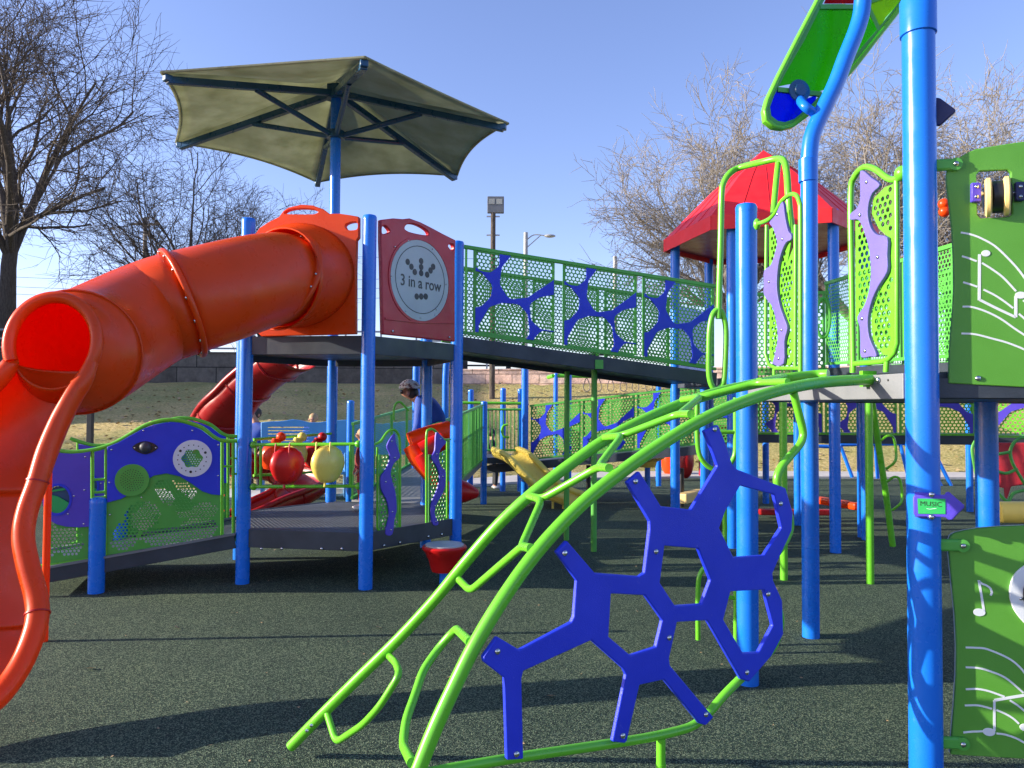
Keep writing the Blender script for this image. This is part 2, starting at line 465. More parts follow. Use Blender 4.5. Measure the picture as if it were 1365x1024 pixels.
nt.links.new(c1, mm.inputs[6]); nt.links.new(c2, mm.inputs[7]); nt.links.new(mm.outputs[2], b.inputs['Base Color'])
b.inputs['Roughness'].default_value = 0.95; bump(nt, b, n1, 1.0, 0.12)
MAT['grass'] = m
def stone(name, a, bb, c, sc, w, h, mort=0.02):
    m, nt, b, out = new_mat(name); vec = coords(nt)
    # swap axes so that bricks run along x and z
    sx = nt.nodes.new('ShaderNodeSeparateXYZ'); cx = nt.nodes.new('ShaderNodeCombineXYZ'); nt.links.new(vec, sx.inputs[0])
    nt.links.new(sx.outputs[0], cx.inputs[0]); nt.links.new(sx.outputs[2], cx.inputs[1])
    br = nt.nodes.new('ShaderNodeTexBrick'); br.inputs['Scale'].default_value = 1.0
    br.inputs['Brick Width'].default_value = w; br.inputs['Row Height'].default_value = h; br.inputs['Mortar Size'].default_value = mort
    nt.links.new(cx.outputs[0], br.inputs['Vector'])
    br.inputs['Color1'].default_value = (*a, 1); br.inputs['Color2'].default_value = (*bb, 1); br.inputs['Mortar'].default_value = (*c, 1)
    nz = noise_n(nt, vec, sc, 7, 0.7); tn = ramp(nt, nz, [(0.3, (0.55,0.55,0.55)), (0.7, (1.25,1.25,1.25))])
    mm = nt.nodes.new('ShaderNodeMix'); mm.data_type = 'RGBA'; mm.blend_type = 'MULTIPLY'; mm.inputs[0].default_value = 1
    nt.links.new(br.outputs['Color'], mm.inputs[6]); nt.links.new(tn, mm.inputs[7]); nt.links.new(mm.outputs[2], b.inputs['Base Color'])
    b.inputs['Roughness'].default_value = 0.95; bump(nt, b, nz, 0.8, 0.05); return m
MAT['wall'] = stone('weathered_concrete_wall', (0.10,0.088,0.075), (0.17,0.15,0.13), (0.03,0.028,0.025), 3.0, 1.5, 0.62)
MAT['pink'] = stone('pink_stone_wall', (0.64,0.43,0.35), (0.74,0.56,0.46), (0.32,0.22,0.18), 3.5, 1.0, 0.36)
MAT['conc'] = coat('pale_concrete', (0.50, 0.47, 0.43), 0.85, 0.15, 0.5, 30)
MAT['house'] = coat('white_siding', (0.70, 0.70, 0.69), 0.7, 0.08, 0.3, 8)
def bark(name, a, c):
    m, nt, b, out = new_mat(name); vec = coords(nt, (8, 8, 1.5))
    n = noise_n(nt, vec, 3, 6, 0.7); nt.links.new(ramp(nt, n, [(0.3, a), (0.7, c)]), b.inputs['Base Color'])
    b.inputs['Roughness'].default_value = 0.95; bump(nt, b, n, 1.0, 0.05); return m
MAT['bark'] = bark('darkened_bark', (0.045,0.034,0.026), (0.16,0.13,0.105))  # darkened for the backlit left trees; the floodlight pole shares it
MAT['bark_sunlit'] = bark('sunlit_bark', (0.20,0.17,0.14), (0.50,0.45,0.38))  # lighter bark copy, sunlight on the right-hand trees put into the colour
MAT['leaf'] = coat('dry_leaf', (0.34, 0.24, 0.12), 0.8, 0.3, 0.2, 60)

# ------------------------------------------------------------------ sun and sky
SUN_EL = math.radians(17.5); SUN_AZ = math.radians(4.5)      # shadows run to +X, a touch away from the camera
sd = V((math.cos(SUN_AZ)*math.cos(SUN_EL), math.sin(SUN_AZ)*math.cos(SUN_EL), -math.sin(SUN_EL)))
sl = bpy.data.lights.new('sun', 'SUN'); sun = bpy.data.objects.new('sun', sl); COL.objects.link(sun)
sl.energy = 5.0; sl.angle = math.radians(0.5); sl.color = (1.0, 0.90, 0.74)
sun.rotation_euler = sd.to_track_quat('-Z', 'Y').to_euler(); sun.location = (-20, -2, 10)
w = bpy.data.worlds.new('World'); scene.world = w; w.use_nodes = True; nt = w.node_tree; nt.nodes.clear()
wo = nt.nodes.new('ShaderNodeOutputWorld'); bg = nt.nodes.new('ShaderNodeBackground'); sk = nt.nodes.new('ShaderNodeTexSky')
sk.sky_type = 'NISHITA'; sk.sun_disc = False; sk.sun_elevation = SUN_EL; sk.sun_rotation = math.radians(270 - 4.5)
sk.air_density = 1.0; sk.dust_density = 0.6; sk.ozone_density = 1.6
mm = nt.nodes.new('ShaderNodeMix'); mm.data_type = 'RGBA'; mm.blend_type = 'MULTIPLY'; mm.inputs[0].default_value = 1
mm.inputs[7].default_value = (1.24, 1.16, 1.50, 1)
nt.links.new(sk.outputs[0], mm.inputs[6]); nt.links.new(mm.outputs[2], bg.inputs[0]); bg.inputs[1].default_value = 0.105
nt.links.new(bg.outputs[0], wo.inputs[0])
scene.view_settings.view_transform = 'Standard'; scene.view_settings.look = 'None'; scene.view_settings.gamma = 1
scene.view_settings.exposure = 1.02

# ------------------------------------------------------------------ setting
m = M(); m.add([(-90,-30,0),(90,-30,0),(90,120,0),(-90,120,0)], [(0,1,2,3)])
tag(m.build('ground', MAT['rubber'], smooth=False), kind='structure')
def edge_y(x):      # far edge of the rubber surface
    return 15.3 + 2.6*math.tanh((x+1.0)/3.0)
xs = [-60 + i*2.0 for i in range(61)]
m = M(); rows = [[V((x, edge_y(x)+o, z)) for x in xs] for o, z in ((0, 0.0), (0, 0.05), (1.5, 0.05), (1.5, 0.0))]
m.grid(rows); tag(m.build('path', MAT['conc'], auto=20), kind='structure')
def slope_z(y, x):
    run = (28.4 - 0.267*max(0, x+2.3)) - edge_y(x) - 1.5
    t = max(0, min(1, (y - edge_y(x) - 1.5)/max(5.0, run))); return 0.02 + 2.5*(t*t*(3-2*t)*0.4 + t*0.6)
random.seed(3)
ys = [i*0.5 for i in range(30)]
xs2 = [-60 + i*0.75 for i in range(161)]
m = M(); from mathutils import noise as nz
rows = []
for j, o in enumerate(ys):
    rows.append([V((x, edge_y(x)+1.5+o, slope_z(edge_y(x)+1.5+o, x) + (0 if j == 0 else 0.05*nz.noise(V((x*0.7, o*0.7, 0))))) ) for x in xs2])
rows.append([V((x, 130, 2.5)) for x in xs2])
m.grid(rows); tag(m.build('grass_slope', MAT['grass'], auto=80), kind='structure')
# loose dry leaves caught in the grass
m = M(); rl = random.Random(11)
for i in range(5200):
    x = rl.uniform(-22, 20); y = edge_y(x)+1.5+rl.uniform(0, 11.5)**1.0; z = slope_z(y, x)+0.03
    s = rl.uniform(0.03, 0.075); a = rl.uniform(0, 6.3); tl = rl.uniform(-0.9, 0.9)
    ux = V((math.cos(a), math.sin(a), 0))*s; uy = V((-math.sin(a), math.cos(a), tl))*s*0.7
    c = V((x, y, z+s*0.4)); m.add([c-ux, c-uy*0.8, c+ux, c+uy], [(0,1,2,3)])
tag(m.build('fallen_leaves', MAT['leaf'], smooth=False), 'dry leaves scattered over the grassy bank behind the playground', 'leaves', kind='stuff')
m = M()
for (px, py) in ((121, 893), (505, 838), (600, 905), (236, 838), (1035, 786), (985, 690), (735, 930)):
    p = gnd(px, py); a = rl.uniform(0, 6); s = 0.030
    ux = V((math.cos(a), math.sin(a), 0.1))*s; uy = V((-math.sin(a), math.cos(a), 0.5))*s*0.6
    c = p + V((0,0,0.012)); m.add([c-ux, c-uy, c+ux*1.1, c+uy, c+V((0,0,0.004))], [(0,1,4),(1,2,4),(2,3,4),(3,0,4)])
tag(m.build('ground_leaves', MAT['leaf'], smooth=False), 'few curled dry leaves lying on the rubber ground', 'leaves', kind='stuff')

# retaining walls
def wall(name, x0, x1, y0, y1, z0, z1, mat, label, thick=0.35, cap=0.06, capm=None):
    t = thing(name, label, 'wall', ((x0+x1)/2, (y0+y1)/2, z0))
    a = V((x0, y0, 0)); b_ = V((x1, y1, 0)); d = (b_-a); L = d.length; rz = math.atan2(d.y, d.x)
    n = max(2, int(L/0.5)); mm_ = M()
    mm_.box(((x0+x1)/2, (y0+y1)/2 + thick/2, (z0+z1)/2), (L/2, thick/2, (z1-z0)/2), rz)
    mm_.build('wall_face', mat, t, smooth=False)
    c = M(); c.box(((x0+x1)/2, (y0+y1)/2 + thick/2, z1+cap/2+0.002), (L/2+0.02, thick/2+0.04, cap/2), rz)
    c.build('coping', capm or mat, t, smooth=False, bevel=0.01); return t
a = at(600, 512, 28.5)
wall('retaining_wall', -34, a.x, 28.5, 28.5, 2.0, 3.62, MAT['wall'], 'long dark weathered concrete block wall along the top of the grassy bank')
wall('stone_wall', a.x+0.05, 12.5, 28.5, 24.55, 1.9, 3.02, MAT['pink'], 'low pinkish split stone wall above the sunlit part of the bank')
# fence above the concrete wall
def fence(name, x0, x1, y, z0, z1, label, mat, rails, step, pw=0.05):
    t = thing(name, label, 'fence', ((x0+x1)/2, y, z0))
    r = M()
    for zz in rails: r.bar((x0, y, zz), (x1, y, zz), 0.05, 0.07)
    r.build('rail', mat, t, smooth=False)
    n = int((x1-x0)/step)
    for i in range(n+1):
        p = M(); p.box((x0+i*step, y+0.06, (z0+z1)/2), (pw/2, pw/2, (z1-z0)/2)); p.build('fence_post', mat, t, smooth=False)
    return t
fence('metal_fence', -22, 0.2, 29.6, 2.4, 4.7, 'pale metal rail fence standing behind the dark concrete wall', MAT['galv'], (3.9, 4.25, 4.6), 1.4, 0.06)
fence('rail_fence', -1.9, 4.6, 30.2, 2.4, 3.95, 'black horizontal rail fence above the pink stone wall', MAT['dwood'], (3.10, 3.32, 3.54, 3.78), 1.75, 0.2)
# far pale houses and shed seen in slivers over the walls
def house(x, y, w_, d_, h, roofh, label, name='house'):
    t = thing(name, label, 'house', (x, y, 2.5))
    b_ = M(); b_.box((x, y, 2.5+h/2), (w_/2, d_/2, h/2)); b_.build('wall', MAT['house'], t, smooth=False)
    r = M(); z = 2.5+h; o = 0.4
    v = [(x-w_/2-o, y-d_/2-o, z), (x+w_/2+o, y-d_/2-o, z), (x+w_/2+o, y+d_/2+o, z), (x-w_/2-o, y+d_/2+o, z), (x-w_/2-o, y, z+roofh), (x+w_/2+o, y, z+roofh)]
    r.add(v, [(0,1,5,4),(2,3,4,5),(0,4,3),(1,2,5),(0,3,2,1)]); r.build('roof', MAT['galv'], t, smooth=False)
    for i in range(int(w_/2.2)):
        wx = x - w_/2 + 1.1 + i*2.2
        fr = M(); fr.box((wx, y-d_/2-0.03, 2.5+h*0.55), (0.5, 0.03, 0.55)); f_ = fr.build('window', MAT['fencew'], t, smooth=False)
        pn = M(); pn.box((wx, y-d_/2-0.065, 2.5+h*0.55), (0.42, 0.01, 0.47)); pn.build('pane', MAT['dkgrey'], f_, smooth=False)
    return t
house(-13, 62, 17, 8, 1.7, 0.7, 'long low white building beyond the fence on the left')
house(2.5, 58, 9, 7, 1.5, 0.6, 'low white building beyond the black rail fence')

house(-33, 27, 11, 15, 6.9, 1.7, 'tall unseen building added beyond the left edge to shade the grassy bank')  # out of view, added to throw shade over the bank
# lamp poles and wires
def pole_thing(name, label, cat, px, pyt, D, r, mat, zb=2.4):
    top = at(px, pyt, D); t = thing(name, label, cat, (top.x, D, zb)); p = M(); p.cyl((top.x, D, zb), top, r, 12, r*0.8); p.build('pole', mat, t); return t, top
t, top = pole_thing('floodlight_pole', 'dark pole with a square two panel floodlight on top', 'floodlight', 657.5, 284, 25, 0.10, MAT['bark'], 0.9)
b_ = M(); b_.box(top+V((0.08,0,0.27)), (0.28, 0.07, 0.28)); b_.build('lamp_head', MAT['deckl'], t, bevel=0.02, smooth=False)
for sx in (-0.05, 0.20):
    b_ = M(); b_.box(top+V((sx,-0.075,0.37)), (0.10, 0.01, 0.09)); b_.build('lamp_lens', MAT['lens'], t, smooth=False)
for dz in (-0.12, -0.75):
    b_ = M(); b_.bar(top+V((-0.22,0,dz)), top+V((0.22,0,dz)), 0.05, 0.04); b_.build('bracket', MAT['galv'], t)
t, top = pole_thing('street_lamp', 'thin pole with a curved arm and cobra head street lamp', 'street lamp', 701, 310, 46, 0.16, MAT['galv'], 2.4)
b_ = M(); e = at(726, 314, 46)
b_.tube(cr([top+V((0,0,-0.5)), top+V((0.5,0,-0.15)), e], 5), 0.035, 6); b_.tube([top+V((0,0,-1.0)), e+V((-0.25,0,0))], 0.03, 6); b_.build('arm', MAT['galv'], t)
b_ = M(); b_.ball(e+V((0.32,0,-0.03)), 0.36, 12, 8, (1.0,0.45,0.3)); b_.build('lamp_head', MAT['galv'], t)
t, top = pole_thing('utility_pole', 'bare slim pole top showing over the bridge railing', 'pole', 820, 342, 46, 0.16, MAT['galv'])
t, top = pole_thing('utility_pole', 'grey wooden utility pole with a crossarm among the left trees', 'utility pole', 194, 290, 55, 0.17, MAT['wood'])
b_ = M(); b_.bar(top+V((-1.0,0,-0.5)), top+V((1.0,0,-0.5)), 0.12, 0.14); b_.build('crossarm', MAT['wood'], t)
for i, (y0, y1, w_) in enumerate(((300, 345, 'highest'), (364, 366, 'second'), (377, 378, 'third'), (386, 392, 'lowest'))):
    a = at(-80, y0, 55); b1 = at(640, y1, 55); P = []
    for k in range(25):
        q = k/24; p = a.lerp(b1, q); p.z -= 1.2*4*q*(1-q)*0.5; P.append(p)
    m = M(); m.tube(P, 0.014, 4); tag(m.build('power_line', MAT['dwood']), ('%s thin power line crossing the sky behind the left trees' % w_), 'power line', 'power lines behind the trees')

# ------------------------------------------------------------------ bare trees
def branch_tree(name, label, base, top_h, seed, r0, mat, lean=(0,0), spread=0.75, fork=0.33, limbs=5, depth=6, group='bare trees around the playground', dens=1.0, limb_len=None, shr=1.0, tw=0.0085):
    R = random.Random(seed); base = V(base)
    t = thing(name, label, 'tree', base, group)
    trunk = M(); crown = M()
    ft = top_h*fork; P = []; n = 7
    for i in range(n+1):
        q = i/n; P.append(base + V((lean[0]*q + R.uniform(-.06,.06), lean[1]*q + R.uniform(-.06,.06), ft*q)))
    rad = [r0*(1.35 if i == 0 else 1.0 - 0.28*i/n) for i in range(n+1)]
    P[0] = base + V((0,0,-0.3)); trunk.tube(P, rad, 10); trunk.build('trunk', mat, t)
    def grow(p, d, L, r, lev):
        seg = 5 if lev < 3 else 4 if lev < 5 else 3
        pts = [p.copy()]; dd = d.copy(); rs = [r]
        for k in range(seg):
            j = 0.17 + 0.022*lev
            dd = (dd + V((R.uniform(-j,j), R.uniform(-j,j), R.uniform(-j,j)*0.8 + (0.07 if lev < 4 else -0.02)))).normalized()
            pts.append(pts[-1] + dd*(L/seg)); rs.append(r*(1 - 0.55*(k+1)/seg))
        crown.tube(pts, rs, 6 if lev < 2 else 4 if lev < 4 else 3, caps=False)
        if lev >= depth: return
        nc = (4, 4, 4, 4, 4, 3, 3)[min(lev, 6)]
        nc = max(2, int(round(nc*dens + R.uniform(-0.5, 0.5))))
        for c in range(nc):
            q = (c+0.7)/nc if lev > 0 else (0.35 + 0.65*(c+0.5)/nc)
            q = min(1.0, q + R.uniform(-0.08, 0.08)); fi = max(0, min(len(pts)-1.001, q*(len(pts)-1))); i0 = int(fi)
            pp = pts[i0].lerp(pts[i0+1], fi-i0); base_d = (pts[i0+1]-pts[i0]).normalized()
            ax = V((R.uniform(-1,1), R.uniform(-1,1), R.uniform(-1,1)))
            ax = (ax - base_d*ax.dot(base_d)).normalized()
            ang = R.uniform(0.38, 0.95)*(0.8 if c == nc-1 else 1)
            nd = (base_d*math.cos(ang) + ax*math.sin(ang)).normalized()
            if lev < 3 and nd.z < -0.05: nd.z = abs(nd.z)*0.4; nd.normalize()
            grow(pp, nd, L*R.uniform(0.56, 0.78)*shr, max(tw, rs[i0]*R.uniform(0.5, 0.68)), lev+1)
    LL = (limb_len or (top_h-ft)*0.46)
    for k in range(limbs):
        a = 2*PI*k/limbs + R.uniform(-.4,.4); s = spread*R.uniform(0.5, 1.1) if k else 0.12
        d = V((math.cos(a)*s, math.sin(a)*s, 1)).normalized()
        grow(P[-1] - V((0,0,R.uniform(0, 0.12)*ft)), d, LL*R.uniform(0.85, 1.1), r0*R.uniform(0.42, 0.6), 1)
    crown.build('crown', mat, t, auto=180); return t
branch_tree('bare_tree', 'tall leafless tree, bark darkened as backlit, at the left edge with a thick trunk', at(0, 500, 31)*V((1,1,0)) + V((0,0,2.3)), 21.0, 5, 0.37, MAT['bark'], (0.3,0), 0.72, 0.28, 6, 6, tw=0.012)
branch_tree('bare_tree', 'leafless tree, bark darkened as backlit, with several crooked limbs behind the orange tube slide', at(288, 500, 31)*V((1,1,0)) + V((0,0,2.2)), 11.8, 12, 0.27, MAT['bark'], (-0.6,0), 1.1, 0.18, 6, 6)
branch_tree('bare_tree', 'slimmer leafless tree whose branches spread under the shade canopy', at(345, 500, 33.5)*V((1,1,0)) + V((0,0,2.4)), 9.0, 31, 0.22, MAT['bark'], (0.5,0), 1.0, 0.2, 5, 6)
branch_tree('bare_tree', 'leafless tree, bark lightened as sunlit, left of the red roof', at(985, 470, 34)*V((1,1,0)) + V((0,0,2.5)), 13.8, 7, 0.34, MAT['bark_sunlit'], (-0.2,0), 0.5, 0.2, 7, 6, dens=1.06, shr=0.97, tw=0.0125)
branch_tree('bare_tree', 'leafless tree, bark lightened as sunlit, right behind the red roof and the bent blue pole', at(1140, 470, 32)*V((1,1,0)) + V((0,0,2.5)), 14.6, 19, 0.34, MAT['bark_sunlit'], (0,0), 0.7, 0.2, 7, 6, dens=1.06, shr=0.97, tw=0.0125)
branch_tree('bare_tree', 'leafless tree, bark lightened as sunlit, above the green music panel at the right edge', at(1290, 470, 33)*V((1,1,0)) + V((0,0,2.5)), 14.6, 23, 0.34, MAT['bark_sunlit'], (0,0), 0.7, 0.2, 7, 6, dens=1.06, shr=0.97, tw=0.0125)
branch_tree('bare_tree', 'leafless tree reaching in from beyond the right edge', at(1480, 470, 30)*V((1,1,0)) + V((0,0,2.5)), 12.5, 29, 0.30, MAT['bark_sunlit'], (0,0), 0.9, 0.25, 5, 5)

branch_tree('bare_tree', 'unseen leafless tree added far beyond the left edge to cast shadow', (-27.5, 15.5, 0.0), 9.0, 43, 0.26, MAT['bark'], (0,0), 0.9, 0.25, 5, 5)  # out of view, added for its partial shadow on grass and ground

# ------------------------------------------------------------------ left tower (hexagon)
PR = 0.0635
HC = V((-1.75, 7.95)); HR = 1.19
def hexv(k, R=HR, c=HC, a0=-68.6): a = math.radians(a0 + 60*k); return (c.x + R*math.cos(a), c.y + R*math.sin(a))
P2, P3, P5, P4, P6, P1 = [hexv(k) for k in range(6)]
def post_mesh(p, z1, r=PR, z0=0.0, cap=True):
    m = M(); m.cyl((p[0], p[1], z0), (p[0], p[1], z1), r, 28)
    m.lathe([(r+0.001, 0), (r+0.001, 0.03), (r*0.9, 0.045), (r*0.4, 0.055), (0, 0.057)], (p[0], p[1], z1-0.015), n=28)
    return m
lt = thing('play_tower', 'hexagonal blue post tower carrying the orange tube slide and the shade canopy', 'play tower', (HC.x, HC.y, 0))
for p, zt in ((P1, 3.38), (P2, 3.37), (P3, 3.34), (P5, 3.35), (P6, 3.35)): post_mesh(p, zt).build('post', MAT['post'], lt)
def hexdeck(z, t, R=HR+0.02, c=HC, a0=-68.6):
    dk = M(); v = [hexv(k, R-0.05, c, a0) for k in range(6)]
    dk.add([(x, y, z) for x, y in v] + [(x, y, z-t*0.55) for x, y in v], [tuple(range(6)), tuple(range(11, 5, -1))] + [(k, (k+1) % 6, 6+(k+1) % 6, 6+k) for k in range(6)])
    sk_ = M()
    for k in range(6):
        a = hexv(k, R-0.02, c, a0); b_ = hexv((k+1) % 6, R-0.02, c, a0)
        a = V((a[0], a[1])); b_ = V((b_[0], b_[1])); d = (b_-a).normalized(); a = a + d*0.06; b_ = b_ - d*0.06
        sk_.bar((a.x, a.y, z-t/2+0.006), (b_.x, b_.y, z-t/2+0.006), 0.03, t)
    return dk, sk_
dk, sk_ = hexdeck(2.29, 0.17); dk.build('upper_deck', MAT['deck'], lt, smooth=False); sk_.build('upper_deck_edge', MAT['deck'], lt, smooth=False, bevel=0.004)
# lower deck: punched dark metal
LZ = 0.50
dk, sk_ = hexdeck(LZ, 0.17); d_ = dk.build('lower_deck', MAT['deck'], lt, smooth=False)
sk_.build('lower_deck_edge', MAT['deck'], lt, smooth=False, bevel=0.004)
st = M()
rr = random.Random(2)
for i in range(-26, 27):
    for j in range(-26, 27):
        x = HC.x + i*0.042 + (0.021 if j % 2 else 0); y = HC.y + j*0.038
        dx, dy = x-HC.x, y-HC.y
        okk = all(dx*math.cos(math.radians(-38.6+60*k)) + dy*math.sin(math.radians(-38.6+60*k)) < HR*0.866-0.07 for k in range(6))
        if okk: st.add([(x-.013, y, LZ+.002), (x, y-.013, LZ+.002), (x+.013, y, LZ+.002), (x, y+.013, LZ+.002), (x, y, LZ+.007)], [(0,1,4),(1,2,4),(2,3,4),(3,0,4)])
st.build('grip_studs', MAT['deckl'], lt, smooth=False)
# bolts on the lower deck edge
plF = Pl(P1, P2); plG = Pl(P2, P3)
def bolt(pl, px, py, w, r=0.012, parent=None, mat='steel'):
    u, v = pl.uv(px, py); c = pl.P(u, v, w); m = M(); n = pl.n
    m.lathe([(r, 0), (r, r*0.25), (r*0.75, r*0.6), (r*0.3, r*0.75), (0, r*0.78)], c, n, 12); return m.build('bolt', MAT[mat], parent)
for px, py in ((350, 731), (377, 731), (430, 731), (457, 731)): bolt(plF, px, py, 0.02, 0.014, lt)
for px, py in ((510, 727), (531, 723), (569, 715), (587, 712)): bolt(plG, px, py, 0.02, 0.014, lt)

# maroon three-in-a-row panel between P2 and P3
m = M(); t3 = thing('game_panel', 'maroon panel with a round pale grey disc reading 3 in a row', 'play panel', (P2[0], P2[1], 2.3))
out = [(503,294),(520,292),(533,293),(542,292),(556,297),(570,304),(585,312),(603,321),(602,345),(602,400),(602,456),(555,451),(506,446),(505,400),(504,350),(503,322)]
def sm(L, sub=3): return [(p.x, p.y) for p in cr([V((a, b)) for a, b in L], sub, True)]
hole1 = [(535,305),(539,300),(548,300),(558,304),(565,309),(567,314),(560,314),(549,312),(539,309)]
hole2 = [(502.5,305),(506,301),(511,304),(515,309),(511,313),(504,313)][::1]
hole3 = [(592,328),(596,325),(601,328),(602,334),(597,335),(593,332)]
m.prism(plG, plG.uvs(out), [plG.uvs(sm(hole1)), plG.uvs(sm([(505,304),(509,302),(514,307),(515,310),(511,312),(505,312)])), plG.uvs(sm([(593,329),(596,326),(600,328),(600.5,333),(597,334)]))], 0.0, 0.05)
m.build('panel_board', MAT['maroon'], t3, bevel=0.012, auto=30)
def ell(pl, cx, cy, rx, ry, n=40):
    u0, v0 = pl.uv(cx, cy); ru = abs(pl.uv(cx+rx, cy)[0]-pl.uv(cx-rx, cy)[0])/2; rv = abs(pl.uv(cx, cy-ry)[1]-pl.uv(cx, cy+ry)[1])/2
    return [(u0+ru*math.cos(2*PI*k/n), v0+rv*math.sin(2*PI*k/n)) for k in range(n)]
m = M(); m.prism(plG, ell(plG, 555.5, 375, 41, 57), [ell(plG, 555.5, 375, 39, 54)[::-1]], 0.05, 0.058); m.build('disc_rim', MAT['maroon'], t3)
m = M(); m.prism(plG, ell(plG, 555.5, 375, 38.5, 53.5), (), 0.05, 0.056); m.build('disc', MAT['greyp'], t3)
m = M(); m.prism(plG, ell(plG, 555.5, 374, 33, 45), [ell(plG, 555.5, 374, 32.3, 44)[::-1]], 0.056, 0.0575); m.build('disc_ring', MAT['dkgrey'], t3)
m = M()
for px, py in ((538,350),(543,356.5),(547.5,363.5),(556,349),(556,357),(556,365),(572,356.5),(568.5,361.5),(564,367),(550,396),(556,396),(562,396)):
    m = M(); m.prism(plG, ell(plG, px, py, 2.9, 4.2, 14), (), 0.056, 0.0582); m.build('disc_dot', MAT['dkgrey'], t3)
def text(s, size, pl, px, py, w, mat, parent, name='lettering', ext=0.0012, sx=1.0, bold=0.0):
    cu = bpy.data.curves.new(name, 'FONT'); cu.body = s; cu.size = size; cu.align_x = 'CENTER'; cu.align_y = 'CENTER'; cu.extrude = ext; cu.offset = bold; cu.resolution_u = 4
    tmp = bpy.data.objects.new('tmp', cu); COL.objects.link(tmp); bpy.context.view_layer.update()
    dg = bpy.context.evaluated_depsgraph_get(); me = bpy.data.meshes.new_from_object(tmp.evaluated_get(dg)); bpy.data.objects.remove(tmp)
    me.name = name; me.materials.clear(); me.materials.append(mat)
    c = pl.px(px, py, w); U = pl.u; Z = getattr(pl, 'v', V((0,0,1))); N = pl.n
    if U.cross(Z).dot(N) < 0: U = -U
    Mx = Matrix(((U.x*sx, Z.x, N.x, c.x), (U.y*sx, Z.y, N.y, c.y), (U.z*sx, Z.z, N.z, c.z), (0,0,0,1)))
    me.transform(Mx); o = bpy.data.objects.new(name, me); COL.objects.link(o)
    if parent is not None: o.parent = parent; o.matrix_parent_inverse = parent.matrix_basis.inverted()
    return o
text('3 in a row', 0.155, plG, 556, 379, 0.0572, MAT['dkgrey'], t3, sx=0.86, bold=0.0015)
m = M(); m.prism(plG, plG.uvs([(508,424),(530,427),(555,429),(580,430),(600,430),(600,432),(555,431.5),(508,426.5)]), (), 0.05, 0.062); m.build('moulded_lip', MAT['maroon'], t3)
for px, py in ((518,442),(593.5,450),(521,330),(539,322),(571,333),(589,380),(576,413),(535,415),(516,369),(555,424),(574,420)): bolt(plG, px, py, 0.057 if 340<py<424 or 1 else 0.05, 0.008 if py < 430 else 0.012, t3)

# ------------------------------------------------------------------ orange tube slide
sl_ = thing('tube_slide', 'orange enclosed tube slide curving down to an open chute at the left edge', 'slide', (-2.9, 4.6, 0))
plH = Pl(P1, P2)
hood = [(342,318),(350,306),(362,298),(376,291),(381,284),(388,279),(405,275),(420,276),(434,281),(442,287),(456,287),(470,289),(481,291),(481,318),(478,322),(477,360),(477,446),(440,447),(352,449),(343,440),(340,380)]
m = M(); m.prism(plH, plH.uvs(hood), [plH.uvs(sm([(383,287),(389,282),(404,280),(420,281),(427,284),(423,287.5),(405,288)]))[::-1], plH.uvs(sm([(463,303),(466,300),(473,298),(479,299),(479,307),(472,309),(466,308)]))], 0.0, 0.06)
m.build('hood_panel', MAT['orange'], sl_, bevel=0.014, auto=30)
c0 = at(372, 372, 6.42); RT = 0.385
n0 = (plH.n + V((-0.30,0,0))).normalized()
# dome between the panel and the tube
m = M(); rows = []
for i in range(9):
    q = i/8; cc = plH.px(398, 368, 0.05).lerp(c0, q); nn = plH.n.lerp(n0, q).normalized(); x = nn.cross(V((0,0,1))).normalized(); y = x.cross(nn)
    rr_ = 0.56 - 0.12*math.sin(q*PI/2)
    rows.append([cc + x*(math.cos(2*PI*k/40)*rr_) + y*(math.sin(2*PI*k/40)*rr_*(0.86+0.14*q)) for k in range(40)])
m.grid(rows, True); m.build('hood_dome', MAT['orange'], sl_, solid=0.012)
pts = [c0 - n0*0.05, c0 + n0*0.02, at(338, 378, 6.12), at(293, 391, 5.82), at(243, 405, 5.62), at(202, 419, 5.56), at(162, 440, 5.28), at(124, 461, 4.96), at(98, 470, 4.68), at(73, 458, 4.40)]
path = cr(pts, 7); F = frames(path)
def ring(i, r, n=44):
    T = (path[min(i+1, len(path)-1)]-path[max(i-1, 0)]).normalized(); x = T.cross(V((0,0,1))).normalized(); y = x.cross(T)
    sq = 1 - 0.15*max(0, min(1, (i-55)/8))
    return [path[i] + x*(math.cos(2*PI*k/n)*r*sq) + y*(math.sin(2*PI*k/n)*r) for k in range(n)], T
def RTi(i): return RT - (0.115*((i-55)/8)**0.8 if i > 55 else 0)
def seg(i0, i1, name, fl0=True, fl1=True):
    m = M(); rows = []
    for i in range(i0, i1+1): rows.append(ring(i, RTi(i))[0])
    m.grid(rows, True); s_ = m.build(name, MAT['orange'], sl_, solid=0.012)
    return s_
def flange(i, name='joint_flange', r=0.045, wth=0.022, bolts=0):
    m = M(); q, T = ring(i, 1.0); c = path[i]; prof = []
    rows = []
    for dz, rr_ in ((-wth, RT+0.004), (-wth, RT+r*0.8), (-wth*0.5, RT+r), (wth*0.5, RT+r), (wth, RT+r*0.8), (wth, RT+0.004)):
        rows.append([c + (p-c)*rr_ + T*dz for p in q])
    m.grid(rows, True); f_ = m.build(name, MAT['orange'], sl_, auto=60)
    if bolts:
        for k in range(bolts):
            p = q[int(k*len(q)/bolts)]; bm_ = M(); bm_.ball(c + (p-c)*(RT+r*0.45) + T*wth, 0.013, 10, 6); bm_.build('bolt', MAT['steel'], sl_)
i1 = 28; i2 = 55
seg(0, i1, 'upper_tube'); seg(i1, i2, 'lower_tube'); seg(i2, len(path)-1, 'exit_hood')
flange(3, 'hood_flange', 0.06, 0.02, 16); flange(i1, 'joint_flange', 0.042, 0.02, 14); flange(i2, 'seam_flange', 0.012, 0.008)
